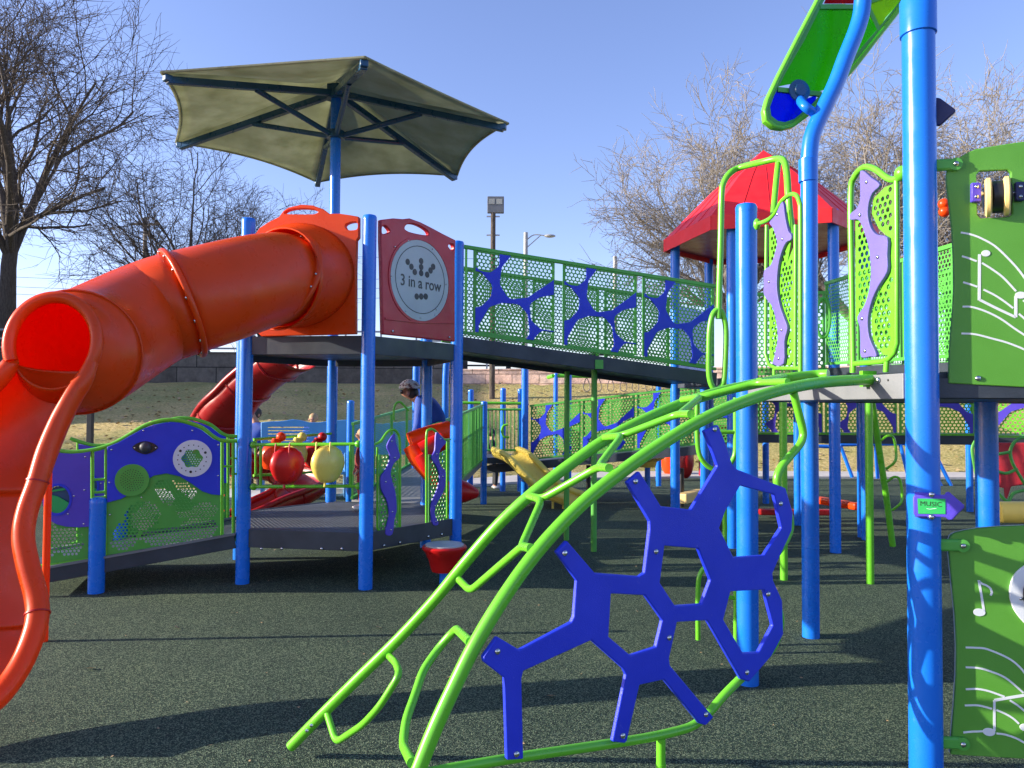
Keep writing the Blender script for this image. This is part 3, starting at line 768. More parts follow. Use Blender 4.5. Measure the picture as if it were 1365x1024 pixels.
# rolled rim around the exit mouth
iL = len(path)-1; q, T = ring(iL, 1.0, 60); c = path[iL]
xL = T.cross(V((0,0,1))).normalized(); yU = xL.cross(T)
def mp_(deg): a = math.radians(deg); return c + (xL*math.cos(a)*0.85 + yU*math.sin(a))*(RTi(63)+0.005) + T*0.02
arc = [mp_(-24 + 228*k/50) for k in range(51)]
m = M(); m.tube(arc, 0.036, 12); m.build('mouth_rim', MAT['orange'], sl_)
# open chute: right rim traced, left rim offset
RR = [mp_(204), mp_(204).lerp(at(99, 525, 4.34), 0.5)+V((0.012,0,0)), at(99, 525, 4.34), at(79, 562, 4.29), at(62, 602, 4.23), at(50, 642, 4.17), at(36, 682, 4.11), at(31, 716, 4.06), at(37, 752, 4.01), at(47, 790, 3.96), at(50, 818, 3.91), at(44, 848, 3.85), at(27, 888, 3.76), at(2, 924, 3.65), at(-28, 950, 3.52)]
W_ = [0.43, 0.44, 0.48, 0.53, 0.58, 0.62, 0.62, 0.62, 0.62, 0.64, 0.64, 0.62, 0.62, 0.62, 0.60]
DP = [0.16, 0.20, 0.24, 0.27, 0.28, 0.26, 0.25, 0.24, 0.24, 0.25, 0.25, 0.22, 0.17, 0.12, 0.07]
Rm = cr(RR, 5); Wi = [p.x for p in cr([V((w, d, 0)) for w, d in zip(W_, DP)], 5)]; Di = [p.y for p in cr([V((w, d, 0)) for w, d in zip(W_, DP)], 5)]
Lm = []; rows = []
for i, p in enumerate(Rm):
    tg = (Rm[min(i+2, len(Rm)-1)] - Rm[max(i-2, 0)]).normalized()
    side = V((-1, -0.12, 0)).normalized(); nn = tg.cross(side); nn = nn.normalized(); 
    if nn.dot(V((0,0.6,-1))) < 0: nn = -nn
    l = p + side*Wi[i]
    if i < 10: l = mp_(-24).lerp(l, (i/10)**1.5)
    Lm.append(l); row = []
    for k in range(19):
        a = PI*k/18; s_ = 0.5 - 0.5*math.cos(a); dep = (math.sin(a)**0.55)*Di[i]
        row.append(p.lerp(l, s_) + nn*dep)
    rows.append(row)
cut = 25
m = M(); m.grid(rows[:cut+1]); m.build('upper_chute', MAT['orange'], sl_, solid=0.012)
m = M(); m.grid(rows[cut:cut+26]); m.build('middle_chute', MAT['orange'], sl_, solid=0.012)
m = M(); m.grid(rows[cut+25:]); m.build('lower_chute', MAT['orange'], sl_, solid=0.012)
for nme, L in (('chute_rim', Rm), ('chute_rim', Lm)):
    m = M(); m.tube(L, [0.055 if i > 8 else 0.036+0.0024*i for i in range(len(L))], 14); m.build(nme, MAT['orange'], sl_)
for ii in (cut, cut+25):
    if ii < len(Rm):
        m = M()
        T = (Rm[ii+1]-Rm[ii-1]).normalized(); m.tube([Rm[ii]-T*0.004, Rm[ii]+T*0.004], 0.0605, 16)
        m.build('rim_seam', MAT['redp'], sl_)
b0 = gnd(59, 855); m = M(); m.cyl((b0.x, b0.y, 0), (b0.x, b0.y, 1.3), 0.024, 14); m.build('support_leg', MAT['orange'], sl_)

# ------------------------------------------------------------------ shade canopy
CC = V((P4[0], P4[1]+0.06)); CR_ = 2.15; ZT = 5.0; ZA = 5.66
ca = thing('shade_canopy', 'olive hexagonal fabric shade umbrella on a tall blue post above the orange slide', 'shade canopy', (CC.x, CC.y, 0))
m = M(); m.cyl((CC.x, CC.y, 0), (CC.x, CC.y, 5.45), 0.0635, 28); m.build('post', MAT['post'], ca)
tips = []
for k in range(6):
    a = math.radians(-69.5+60*k); tips.append(V((CC.x+CR_*math.cos(a), CC.y+CR_*math.sin(a), ZT)))
apex = V((CC.x, CC.y, ZA))
m = M(); N = 12
for k in range(6):
    A = tips[k]; B = tips[(k+1) % 6]; rows = []
    for i in range(N+1):
        q = i/N; row = []
        for j in range(N+1):
            s_ = j/N; p = apex.lerp(A.lerp(B, s_), q)
            inw = 4*s_*(1-s_)*q*q
            mid = V((CC.x, CC.y, p.z)); p = p + (mid-p)*0.055*inw
            p.z -= 0.10*math.sin(PI*q)*4*s_*(1-s_) - 0.05*inw
            row.append(p)
        rows.append(row)
    m.grid(rows)
cl = m.build('fabric', MAT['cloth'], ca, auto=25, solid=0.004)
m = M()
for k in range(6):
    A = tips[k]; B = tips[(k+1) % 6]; P = []
    for j in range(17):
        s_ = j/16; p = A.lerp(B, s_); inw = 4*s_*(1-s_); mid = V((CC.x, CC.y, p.z)); p = p + (mid-p)*0.055*inw; p.z += 0.05*inw; P.append(p)
    m.tube(P, 0.016, 6)
m.build('hem', MAT['cloth'], ca)
for k in range(6):
    T = tips[k]; m = M(); hub = V((CC.x, CC.y, ZA-0.16)); e = T.lerp(V((CC.x, CC.y, T.z)), 0.025) + V((0,0,-0.06))
    m.bar(hub, e, 0.075, 0.075); rf = m.build('rafter', MAT['umb'], ca, bevel=0.01)
    m = M(); mid = hub.lerp(e, 0.52); m.tube([V((CC.x, CC.y, 4.98)) + (mid-hub).normalized()*0.06, mid + V((0,0,-0.03))], 0.032, 12); m.build('strut', MAT['umb'], ca)
    m = M(); m.box(T.lerp(V((CC.x, CC.y, T.z)), 0.03) + V((0,0,-0.04)), (0.04, 0.04, 0.035), math.radians(-69.5+60*k)); m.build('corner_plate', MAT['umb'], ca, bevel=0.01)
m = M(); m.lathe([(0.065, 0), (0.11, 0.0), (0.11, 0.09), (0.065, 0.09)], (CC.x, CC.y, 4.93), n=24); m.build('strut_collar', MAT['umb'], ca)
m = M(); m.lathe([(0.065, 0), (0.13, 0.0), (0.13, 0.16), (0.065, 0.16)], (CC.x, CC.y, 5.42), n=6); m.build('hub', MAT['umb'], ca)

# ------------------------------------------------------------------ entry ramp with the blue wavy panels on the left
Q0 = gnd(128, 790); plR = Pl((P1[0], P1[1]), (Q0.x, Q0.y))
offv = V((plR.n.x, plR.n.y, 0))*-1.12
rp = thing('entry_ramp', 'dark low ramp climbing from the left to the hexagonal platform', 'ramp', (Q0.x, Q0.y, 0))
La = plR.uv(316, 713); Lb = plR.uv(20, 766)
def rampz(u): return La[1] + (Lb[1]-La[1])*(u-La[0])/(Lb[0]-La[0])
m = M(); uA, uB = 0.07, Lb[0]
tp = [plR.P(uA, rampz(uA), -0.03), plR.P(uB, rampz(uB), -0.03), plR.P(uB, rampz(uB), -0.03)+offv, plR.P(uA, rampz(uA), -0.03)+offv]
dn = [p - V((0,0,0.06)) for p in tp]; m.add(tp+dn, [(0,1,2,3),(7,6,5,4),(0,4,5,1),(1,5,6,2),(2,6,7,3),(3,7,4,0)]); m.build('ramp_deck', MAT['deck'], rp, smooth=False)
for off in (V((0,0,0)), offv):
    m = M(); m.bar(plR.P(uA, rampz(uA)-0.055)+off, plR.P(uB, rampz(uB)-0.055)+off, 0.035, 0.13); m.build('ramp_kerb', MAT['deck'], rp, smooth=False, bevel=0.004)
    m = M(); m.bar(plR.P(uA, rampz(uA)+0.013)+off, plR.P(uB, rampz(uB)+0.013)+off, 0.06, 0.02); m.build('kerb_top', MAT['deckl'], rp, smooth=False)
post_mesh((Q0.x, Q0.y), at(128, 669, Q0.y).z, 0.068).build('start_post', MAT['post'], rp)
pf = V((Q0.x, Q0.y, 0)) + offv; post_mesh((pf.x, pf.y), 0.8, 0.068).build('start_post', MAT['post'], rp)
br = thing('ramp_panel_rail', 'front green framed railing with royal blue wavy boards, speaker disc and white ring', 'ramp railing', plR.P(0.6, 0.3))
W = -0.02
toprail = [(318,588),(305,588),(294,587),(284,582),(270,571),(255,565),(240,561),(222,560),(206,563),(190,569),(172,580),(158,588),(145,594),(128,599),(110,602),(95,603),(82,602),(68,598),(50,592)]
m = M(); m.tube(cr([plR.px(a, b, W) for a, b in toprail], 4), 0.019, 12); m.build('top_rail', MAT['lime'], br)
m = M(); m.tube([plR.px(a, b, W) for a, b in ((318,720),(300,722),(142,742),(122,745),(50,756))], 0.016, 10); m.build('bottom_rail', MAT['lime'], br)
for L in (((296,588),(296,722)), ((311,588),(311,720)), ((141,596),(141,742)), ((122.5,600),(123,745)), ((62,596),(62,754))):
    m = M(); m.tube([plR.px(a, b, W) for a, b in L], 0.015, 10); m.build('upright', MAT['lime'], br)
m = M()
for y in (624, 641, 648):
    m.tube([plR.px(122, y+16, W), plR.px(141, y+15, W)], 0.012, 8)
m.tube([plR.px(311, 622, W), plR.px(296, 622, W)], 0.01, 8); m.tube([plR.px(318, 632, W), plR.px(311, 632, W)], 0.01, 8)
m.build('rungs', MAT['lime'], br)
# green punched lower sheets
plr = plR
def blob_keep(pl, blobs):
    E_ = [ell(pl, *b) for b in blobs]
    return lambda u, v: any(inside((u, v), e) for e in E_)
sh = plR.uvs([(143,664),(160,655),(178,640),(200,632),(222,630),(240,634),(256,645),(270,655),(294,660),(294,720),(143,740)])
m = M(); sheet(m, plR, sh, 0.031, 0.0125, 0.008, -0.012, -0.006, keep=blob_keep(plR, [(190,688,24,20),(165,716,19,18),(222,715,36,13),(264,706,26,18),(262,680,30,12),(236,658,26,17),(222,650,16,12)]), n=9); m.build('punched_sheet', MAT['mesh'], br, smooth=False)
sh = plR.uvs([(64,722),(90,722),(121,720),(121,743),(64,752)])
sh = plR.uvs([(64,680),(80,700),(121,700),(121,743),(64,752)])
m = M(); sheet(m, plR, sh, 0.031, 0.0125, 0.008, -0.012, -0.006, keep=blob_keep(plR, [(92,722,20,20),(69,715,8,30)]), n=9); m.build('punched_sheet', MAT['mesh'], br, smooth=False)
# royal blue boards
bd = [(143,596)]+[(158,590),(172,582),(190,572),(206,566),(222,563),(240,564),(255,568),(270,574),(284,585),(293,589)]+[(294,660),(282,659),(270,655),(256,645),(240,635),(222,631),(205,634),(192,642),(178,656),(162,665),(143,670)]
ring_hole = ell(plR, 257, 611, 21, 19.5, 30)
m = M(); m.prism(plR, plR.uvs(bd), [ring_hole[::-1]], -0.004, 0.012); m.build('blue_board', MAT['webblue'], br, bevel=0.003, auto=30)
m = M(); m.prism(plR, plR.uvs([(64,600),(82,604),(95,605),(110,604),(120.5,602),(120.5,702),(105,703),(88,702),(76,699),(64,692)]), [ell(plR, 77, 666, 16, 18, 24)[::-1]], -0.004, 0.012); m.build('blue_board', MAT['purple'], br, bevel=0.003, auto=30)
m = M(); m.prism(plR, ell(plR, 77, 666, 19.5, 21.5), [ell(plR, 77, 666, 16.5, 18.5)[::-1]], 0.012, 0.02); m.build('bubble_ring', MAT['webblue'], br)
m = M(); m.prism(plR, plR.uvs([(62,658),(78,662),(95,672),(95,676),(88,684),(75,687),(62,684)]), (), 0.0, 0.006); m.prism(plR, plR.uvs([(62,655),(88,650),(88,653),(62,657)]), (), 0.0, 0.006); m.build('bubble_leaf', MAT['signg'], br)
m = M(); m.prism(plR, ell(plR, 77, 666, 15.5, 17.5), (), -0.02, -0.016); m.build('bubble_window', MAT['umb'], br)
m = M(); m.prism(plR, ell(plR, 176.5, 640, 23, 21.5), (), 0.012, 0.022); sp_ = m.build('speaker_disc', MAT['mesh'], br, bevel=0.003)
m = M()
for j, rr_ in enumerate((3, 6, 9, 12, 15)):
    for k in range(6+j*5):
        a = 2*PI*k/(6+j*5); u_, v_ = plR.uv(176.5+rr_*math.cos(a), 640+rr_*0.93*math.sin(a)); cc = plR.P(u_, v_, 0.0225)
        m.lathe([(0.0045, 0), (0.0045, 0.001), (0, 0.001)], cc, plR.n, 6)
m.build('speaker_slots', MAT['black'], sp_)
# round badge (flower) ring
rgE = ell(plR, 257, 611, 26, 24.5)
u0, v0 = plR.uv(256.5, 611); fl = [(u0 + (0.086+0.007*math.cos(6*t))*math.cos(t), v0 + (0.083+0.007*math.cos(6*t))*math.sin(t)) for t in [2*PI*k/72 for k in range(72)]]
m = M(); m.prism(plR, rgE, [fl[::-1]], 0.012, 0.022); rg = m.build('white_ring', MAT['white'], br, bevel=0.002)
m = M()
for k in range(18):
    a = 2*PI*k/18 + 0.26; big_ = k % 6 == 1; rr_ = 0.012 if big_ else 0.0055
    cc = plR.P(u0 + 0.122*math.cos(a), v0 + 0.122*math.sin(a), 0.0222); m.lathe([(rr_, 0), (rr_, 0.0015), (0, 0.0015)], cc, plR.n, 10)
m.build('ring_holes', MAT['black'], rg)
m = M(); plq = plR; perf(m, lambda s_, t_: plR.P(u0-0.10+s_, v0-0.10+t_, -0.01), 0.20, 0.20, 0.022, 0.006); m.build('mesh_window', MAT['mesh'], rg, smooth=False)
m = M(); m.prism(plR, plR.uvs(sm([(177,596.5),(183,591),(194,588),(205,591),(211,596.5),(205,602),(194,605.5),(183,602)])), (), 0.012, 0.022); ey = m.build('eye_knob', MAT['black'], br, bevel=0.003)
m = M(); m.ball(plR.px(194, 596.5, 0.02), 0.052, 18, 12, (1,1,1)); m.build('knob', MAT['dkgrey'], ey)
for px, py in ((191.5,574),(256.5,574),(291,593),(291,634),(149,599.5),(146,643),(147,686),(189,663),(248,659.5),(114,609),(113,653),(112,698),(78,648),(99,661),(91,685),(180,597),(208,597)):
    bolt(plR, px, py, 0.012 if not (170 < px < 210 and py == 597) else 0.022, 0.008, br)
# rear railing of the ramp: the same shapes on the far side
rb = copy_tree(br); rb.location = V(br.location) + offv
tag(rb, 'rear railing of the entry ramp with blue wavy boards, mostly hidden behind the front one')

# ------------------------------------------------------------------ front rail with drums
fr = thing('drum_rail', 'green pipe rail with a red and a yellow gourd drum between two blue posts', 'drum rail', plF.P(0.6, 0.9))
m = M(); m.tube([plF.px(337,593), plF.px(479,592)], 0.016, 12); m.build('top_rail', MAT['lime'], fr)
m = M(); m.tube([plF.px(337,649), plF.px(479,648)], 0.016, 12); m.build('bottom_rail', MAT['lime'], fr)
for x in (347.5, 467):
    m = M(); m.tube([plF.px(x,593), plF.px(x,648)], 0.014, 12); m.build('upright', MAT['lime'], fr)
for px, py in ((338,593),(338,649),(478,592),(478,648)):
    m = M(); m.ball(plF.px(px, py), 0.034, 14, 10); m.build('clamp', MAT['lime'], fr)
def gourd(px, py, rpx, mat, par, pl=None, w=0.06, egg=1.0, D=None):
    c = pl.px(px, py, w); r = rpx*c.y/1000
    m = M(); prof = [(0, r*0.98), (r*0.45, r*0.9), (r*0.78, r*0.66), (r*0.96, r*0.3), (r, 0), (r*0.97, -r*0.2), (r*0.86, -r*0.5*egg), (r*0.66, -r*0.82*egg), (r*0.4, -r*1.02*egg), (0, -r*1.08*egg)]
    m.lathe(prof[::-1], c, (0,0,1), 30, 0.55); g = m.build('drum_shell', mat, par)
    m = M()
    for dx in (-0.55, 0.2):
        p = c + V((dx*r, -0.02, r*0.85)); m.tube([p + V((0,-0.03,0.05)), p + V((0,-0.05,0.0)), p + V((0,-0.05,-0.08))], 0.008, 8)
    m.tube([c + V((-0.1*r,-0.03,-r*0.95)), c + V((-0.1*r,-0.035,-r*1.25))], 0.012, 8)
    m.build('drum_hook', mat, g); return g
gourd(387, 619, 24.5, MAT['redp'], fr, plF); gourd(440.5, 617, 24.5, MAT['yellow'], fr, plF, egg=1.0)
# rear rail with three shakers
plB = Pl(P6, P4)
fb = thing('shaker_rail', 'rear green pipe rail with orange, yellow and red bottle shaped shakers', 'shaker rail', plB.P(0.5, 0.9))
m = M(); m.tube([plB.px(338,586), plB.px(443,578)], 0.016, 10); m.build('top_rail', MAT['lime'], fb)
m = M(); m.tube([plB.px(338,634), plB.px(443,628)], 0.016, 10); m.build('bottom_rail', MAT['lime'], fb)
m = M(); m.tube([plB.px(341,586), plB.px(341,634)], 0.014, 10); m.build('upright', MAT['lime'], fb)
for px, py, hx, mt in ((357,608,365,'orange'),(386,606,393,'yellow'),(413,606,420,'redp')):
    c = plB.px(px, py, 0.10); m = M(); m.lathe([(0, -0.16), (0.09, -0.14), (0.135, -0.05), (0.14, 0.03), (0.11, 0.11), (0.05, 0.15), (0.03, 0.20), (0, 0.20)], c, (0.12,0,1), 22); s_ = m.build('shaker_body', MAT[mt], fb)
    h = plB.px(hx, 582, 0.14); m = M(); m.ball(h, 0.054, 16, 12); m.build('shaker_knob', MAT[mt], s_)
    m = M(); m.tube([h, h.lerp(c, 0.5)], 0.025, 10); m.build('shaker_neck', MAT[mt], s_)

# ------------------------------------------------------------------ wavy gate panels
def wavy(name, label, pl, frame, sheets, wave, bolts, pitch=0.034, rh=0.0125, tr=0.02, par=None, wmat='lavsheen', extra=(), smat='lime', loc=None):
    t = thing(name, label, 'guard panel', loc or pl.P(*pl.uv(*frame[0])))
    m = M(); m.tube(cr([pl.px(a, b) for a, b in frame], 4), tr, 12); m.build('frame_tube', MAT['lime'], t)
    for L in extra:
        m = M(); m.tube([pl.px(a, b) for a, b in L], tr*0.85, 12); m.build('frame_tube', MAT['lime'], t)
    wv = pl.uvs(sm(wave, 3))
    for s_ in sheets:
        m = M(); sheet(m, pl, pl.uvs(s_), pitch, rh, 0.006, -0.004, 0.002, avoid=[pl.uvs(wave)], n=10); m.build('punched_sheet', MAT[smat], t, smooth=False)
    m = M(); m.prism(pl, wv, (), 0.004, 0.022); m.build('wave_board', MAT[wmat], t, bevel=0.003, auto=30)
    for px, py in bolts: bolt(pl, px, py, 0.022, 0.009, t)
    return t
# two small ones on the left tower
wavy('wavy_panel', 'small green panel with a violet wave, left of the gap in the low platform edge', plG,
     [(492,594),(501,592),(508,588),(515,578),(522,573),(529,576),(533,590),(533,640),(533,712)],
     [[(505,606),(516,606),(531,614),(531,708),(512,712),(506,706)]],
     [(524,578),(526,590),(530,602),(531,610),(523,618),(519,630),(521,642),(525,655),(527,678),(524,692),(521,712),(512,712),(514,700),(517,685),(514,668),(509,658),(506,650),(506,635),(511,628),(516,618),(518,606),(514,594)],
     [(520,588),(524,610),(512,642),(521,682),(519,706)], 0.042, 0.015, 0.013, extra=[((503,596),(503,704)), ((503,704),(508,713)), ((508,714),(531,710))], wmat='purple', smat='mesh')
wavy('wavy_panel', 'small green panel with a violet wave in front of the orange scoop', plG,
     [(600,586),(592,586),(585,580),(578,573),(572,573),(568.5,582),(568.5,640),(568.5,712)],
     [[(571,606),(584,606),(594,600),(594,692),(588,700),(571,703)]],
     [(580,576),(590,586),(593,590),(586,598),(583,610),(586,622),(592,628),(592,645),(588,658),(579,674),(578,686),(583,698),(576,700),(573,690),(573,672),(580,655),(584,640),(583,628),(578,618),(573,610),(578,600)],
     [(585,585),(580,605),(588,635),(578,674),(579,695)], 0.042, 0.015, 0.013, extra=[((596,588),(596,690)), ((596,690),(590,702)), ((590,703),(570,708))], wmat='purple', smat='mesh')

# ------------------------------------------------------------------ bridge between the towers
BA = at(615, 400, 7.95); BB = at(954, 440, 8.80)
plBr = Pl((BA.x, BA.y), (BB.x, BB.y)); BL = plBr.L
zA = (plBr.uv(615, 443)[1], plBr.uv(615, 331)[1]); zB = (plBr.uv(954, 492)[1], plBr.uv(954, 384)[1])
def bz(u, k): return zA[k] + (zB[k]-zA[k])*u/BL
BOFF = -plBr.n*1.10
bg_ = thing('bridge', 'dark sloping bridge deck between the orange slide tower and the red roofed tower', 'bridge', plBr.P(BL/2, 2.0))
def bt(u, dz, w=0.0): return plBr.P(u, bz(u, 0)+dz, w)
m = M(); v = [bt(-0.02,-0.10), bt(BL,-0.10), bt(BL,-0.10)+BOFF, bt(-0.02,-0.10)+BOFF]; v2 = [p-V((0,0,0.05)) for p in v]
m.add(v+v2, [(0,1,2,3),(7,6,5,4),(0,4,5,1),(1,5,6,2),(2,6,7,3),(3,7,4,0)]); m.build('bridge_deck', MAT['deck'], bg_, smooth=False)
for off in (V((0,0,0)), BOFF):
    m = M(); m.bar(bt(-0.02,-0.125)+off, bt(BL,-0.125)+off, 0.045, 0.155); m.build('side_beam', MAT['deck'], bg_, smooth=False, bevel=0.005)
m = M(); u797, v797 = plBr.uv(797, 486); m.box(plBr.P(u797, v797, 0.035), (0.045, 0.012, 0.05)); m.build('bracket', MAT['mesh'], bg_, smooth=False)
WEBC = [
 ([(-.08,-.2),(.20,-.2),(.21,.10),(.15,.155),(.09,.155),(-.08,.03)], .075),
 ([(.64,-.2),(.95,-.2),(.93,.155),(.62,.40),(.46,.44),(.395,.35),(.415,.19),(.52,.05)], .075),
 ([(-.2,.345),(.03,.345),(.12,.43),(.11,.50),(.02,.60),(-.2,.66)], .075),
 ([(.13,1.2),(.135,.93),(.24,.74),(.36,.685),(.52,.675),(.58,.73),(.60,.90),(.52,1.03),(.50,1.2)], .075),
 ([(.78,.60),(.86,.54),(1.2,.43),(1.2,.76),(.86,.76),(.79,.71)], .075),
 ([(.84,1.2),(.83,1.02),(.88,.96),(1.2,.955),(1.2,1.2)], .075),
]
def webf(a, b):
    d = 1e9
    for poly, r in WEBC:
        d = min(d, sdf((a, 1-b), poly) - r*1.22)
    return d
def rail_panel(name, label, pl, u0, u1, zf, off, nm='web_panel', group=None, web=True, pitch=0.046, flip=False, topz=None, wmat='webblue', parts=None):
    """one framed punched panel with a web board, sheared between zf(u,0) and zf(u,1)"""
    W = u1-u0
    def fn(s, t, w=0.0, H=[1.0]):
        u = u0+s; lo = zf(u, 0); hi = zf(u, 1); return pl.P(u, lo + (hi-lo)*t, w) + off
    H = zf(u0, 1)-zf(u0, 0)
    m = M(); perf(m, lambda s, t: fn(s, t/H, 0.0), W, H, pitch, pitch*0.37)
    t_ = parts
    m.build('punched_sheet', MAT['mesh'], t_, smooth=False)
    if web:
        m = M(); field_mesh(m, (lambda s, t, w: fn(W-s, t, w)) if flip else fn, W, 1.0, 56, 56, webf, 0.008, 0.022)
        m.build('web_board', MAT[wmat], t_, auto=30)
    m = M()
    for s_ in (0.0, W): m.bar(fn(s_, -0.0), fn(s_, 1.0), 0.03, 0.03)
    for t in (0.0, 1.0): m.bar(fn(0.017, t), fn(W-0.017, t), 0.022, 0.022)
    m.build('panel_frame', MAT['lime'] if wmat == 'purple' else MAT['mesh'], t_, smooth=False)
ups = [(plBr.uv(632, 400)[0], plBr.uv(738.5, 400)[0]), (plBr.uv(750.5, 400)[0], plBr.uv(848, 400)[0]), (plBr.uv(857, 400)[0], plBr.uv(951, 440)[0])]
def bridge_rail(label, off, web):
    t = thing('bridge_railing', label, 'railing', plBr.P(BL/2, 2.5)+off)
    m = M(); m.bar(plBr.P(0, bz(0,1)+0.02)+off, plBr.P(BL, bz(BL,1)+0.02)+off, 0.04, 0.04); m.build('top_rail', MAT['mesh'], t, smooth=False, bevel=0.006)
    m = M(); m.bar(plBr.P(0, bz(0,0)-0.0)+off, plBr.P(BL, bz(BL,0)-0.0)+off, 0.034, 0.034); m.build('bottom_rail', MAT['mesh'], t, smooth=False, bevel=0.006)
    for a, b_ in ups:
        rail_panel('', '', plBr, a+0.01, b_-0.01, lambda u, k: bz(u, 0)+0.025 if k == 0 else bz(u, 1)-0.005, off, web=web, parts=t)
    for px in (621, 632):
        u = plBr.uv(px, 400)[0]; m = M(); m.bar(plBr.P(u, bz(u,0))+off, plBr.P(u, bz(u,1))+off, 0.025, 0.025); m.build('upright', MAT['mesh'], t, smooth=False)
    return t
bridge_rail('front green mesh railing of the bridge with royal blue web boards', V((0,0,0)), True)
bridge_rail('rear green mesh railing along the far side of the bridge', BOFF, False)
# green legs under the bridge
for px, py, lab in ((755, 720, 'dark green pole under the middle of the bridge, left of its twin'), (791.5, 735, 'green pole under the bridge bracket, right of its twin')):
    g = gnd(px, py); m = M(); m.cyl((g.x, g.y, 0), (g.x, g.y, 2.1), 0.034, 16); tag(m.build('green_pole', MAT['mesh']), lab, 'pole', 'green poles under the bridge')

# ------------------------------------------------------------------ red roofed tower
RC = V((3.30, 9.80)); RRd = 1.13
def rv(k, R=RRd): a = math.radians(-135.0+60*k); return (RC.x+R*math.cos(a), RC.y+R*math.sin(a))
tr_ = thing('roofed_tower', 'blue post tower with a bright red six sided pyramid roof', 'play tower', (RC.x, RC.y, 0))
rps = [at(976, 500, 8.95), at(1112, 500, 8.70), V((4.5, 9.55, 0)), V((4.15, 10.7, 0)), at(945, 400, 11.0), at(900, 400, 10.1)]
for p in rps: post_mesh((p.x, p.y), 3.95, 0.062).build('post', MAT['post'], tr_)
RZ = 3.80
def eave(k, R=1.33): a = math.radians(-137.0+60*k); return V((RC.x+0.04+R*math.cos(a), RC.y+R*math.sin(a), RZ))
rm = M(); ap = V((RC.x, RC.y, 5.06)); E0 = [eave(k)+V((0,0,0.15)) for k in range(6)]
knee = [E0[k].lerp(ap, 0.5)+V((0,0,0.06)) for k in range(6)]
for k in range(6):
    j = (k+1) % 6
    # standing seams: each facet split in strips
    for i in range(4):
        a0, a1 = i/4, (i+1)/4; e0 = E0[k].lerp(E0[j], a0); e1 = E0[k].lerp(E0[j], a1); k0 = knee[k].lerp(knee[j], a0); k1 = knee[k].lerp(knee[j], a1)
        rm.add([e0, e1, k1, k0], [(0,1,2,3)]); rm.add([k0, k1, ap], [(0,1,2)])
for k in range(6):
    j = (k+1) % 6
    for i in (1, 2, 3):
        e0 = E0[k].lerp(E0[j], i/4); k0 = knee[k].lerp(knee[j], i/4); n_ = V((0,0,0.006))
        rm.tube([e0+n_, k0+n_, k0.lerp(ap, 0.55)+n_*0.3], 0.0035, 5)
roof = rm.build('roof', MAT['roof'], tr_, smooth=False)
m = M()
for k in range(6):
    j = (k+1) % 6; a = E0[k]; b_ = E0[j]; lo = V((0,0,-0.17)); m.add([a, b_, b_+lo, a+lo], [(0,1,2,3)])
m.build('fascia', MAT['roof'], tr_, smooth=False, solid=0.02)
m = M(); m.add([E0[k]*1+V((0,0,-0.10)) for k in range(6)], [tuple(range(6))]); m.build('soffit', MAT['maroon'], tr_, smooth=False, solid=0.02)
dkm = M(); q = [(p.x, p.y) for p in rps]; dkm.add([(x, y, 2.02) for x, y in q]+[(x, y, 1.92) for x, y in q], [tuple(range(6)), tuple(range(11,5,-1))]+[(k,(k+1)%6,6+(k+1)%6,6+k) for k in range(6)])
dkm.build('deck', MAT['deck'], tr_, smooth=False)
m = M(); a = rps[5]; b_ = rps[4]; m.bar((a.x, a.y, 2.55), (b_.x, b_.y, 2.55), 0.04, 1.0); m.build('side_panel', MAT['post'], tr_, smooth=False, bevel=0.02)
plS = Pl((rps[0].x, rps[0].y), (rps[1].x, rps[1].y))
def simple_rail(name, label, pl, u0, u1, zl0, zl1, H, mat='mesh', web=None, bars=True, perfpitch=0.05, group=None, cat='railing', flip=False):
    t = thing(name, label, cat, pl.P((u0+u1)/2, (zl0+zl1)/2), group)
    zf = lambda u, k: zl0 + (zl1-zl0)*(u-u0)/(u1-u0) + (H if k else 0)
    m = M(); m.bar(pl.P(u0, zf(u0,1)), pl.P(u1, zf(u1,1)), 0.035, 0.035); m.build('top_rail', MAT[mat], t, smooth=False)
    m = M(); m.bar(pl.P(u0, zf(u0,0)), pl.P(u1, zf(u1,0)), 0.03, 0.03); m.build('bottom_rail', MAT[mat], t, smooth=False)
    n = max(1, round((u1-u0)/0.95)); w_ = (u1-u0)/n
    for i in range(n):
        a = u0+i*w_+0.03; b_ = u0+(i+1)*w_-0.03
        if perfpitch:
            def fn(s, tt, w=0.0, a=a): u = a+s; lo = zf(u,0)+0.02; hi = zf(u,1)-0.02; return pl.P(u, lo+(hi-lo)*tt, w)
            m = M(); perf(m, lambda s, tt: fn(s, tt/(H-0.04)), b_-a, H-0.04, perfpitch, perfpitch*0.37, n=12); m.build('punched_sheet', MAT[mat], t, smooth=False)
            if web:
                W = b_-a; m = M(); field_mesh(m, (lambda s, tt, w: fn(W-s, tt, w)) if flip else fn, W, 1.0, 32, 32, webf, 0.008, 0.02); m.build('web_board', MAT[web], t, auto=30)
        if not perfpitch:
            for q in range(1, int((b_-a)/0.11)):
                u = a + (b_-a)*q/int((b_-a)/0.11); m = M(); m.tube([pl.P(u, zf(u,0)), pl.P(u, zf(u,1))], 0.009, 6); m.build('baluster', MAT[mat], t)
        for u in (a, b_):
            m = M(); m.bar(pl.P(u, zf(u,0)), pl.P(u, zf(u,1)), 0.024, 0.024); m.build('upright', MAT[mat], t, smooth=False)
    return t
simple_rail('guard_railing', 'green mesh guard between the two front posts of the red roofed tower', plS, 0.08, plS.L-0.08, 2.06, 2.06, 0.95)
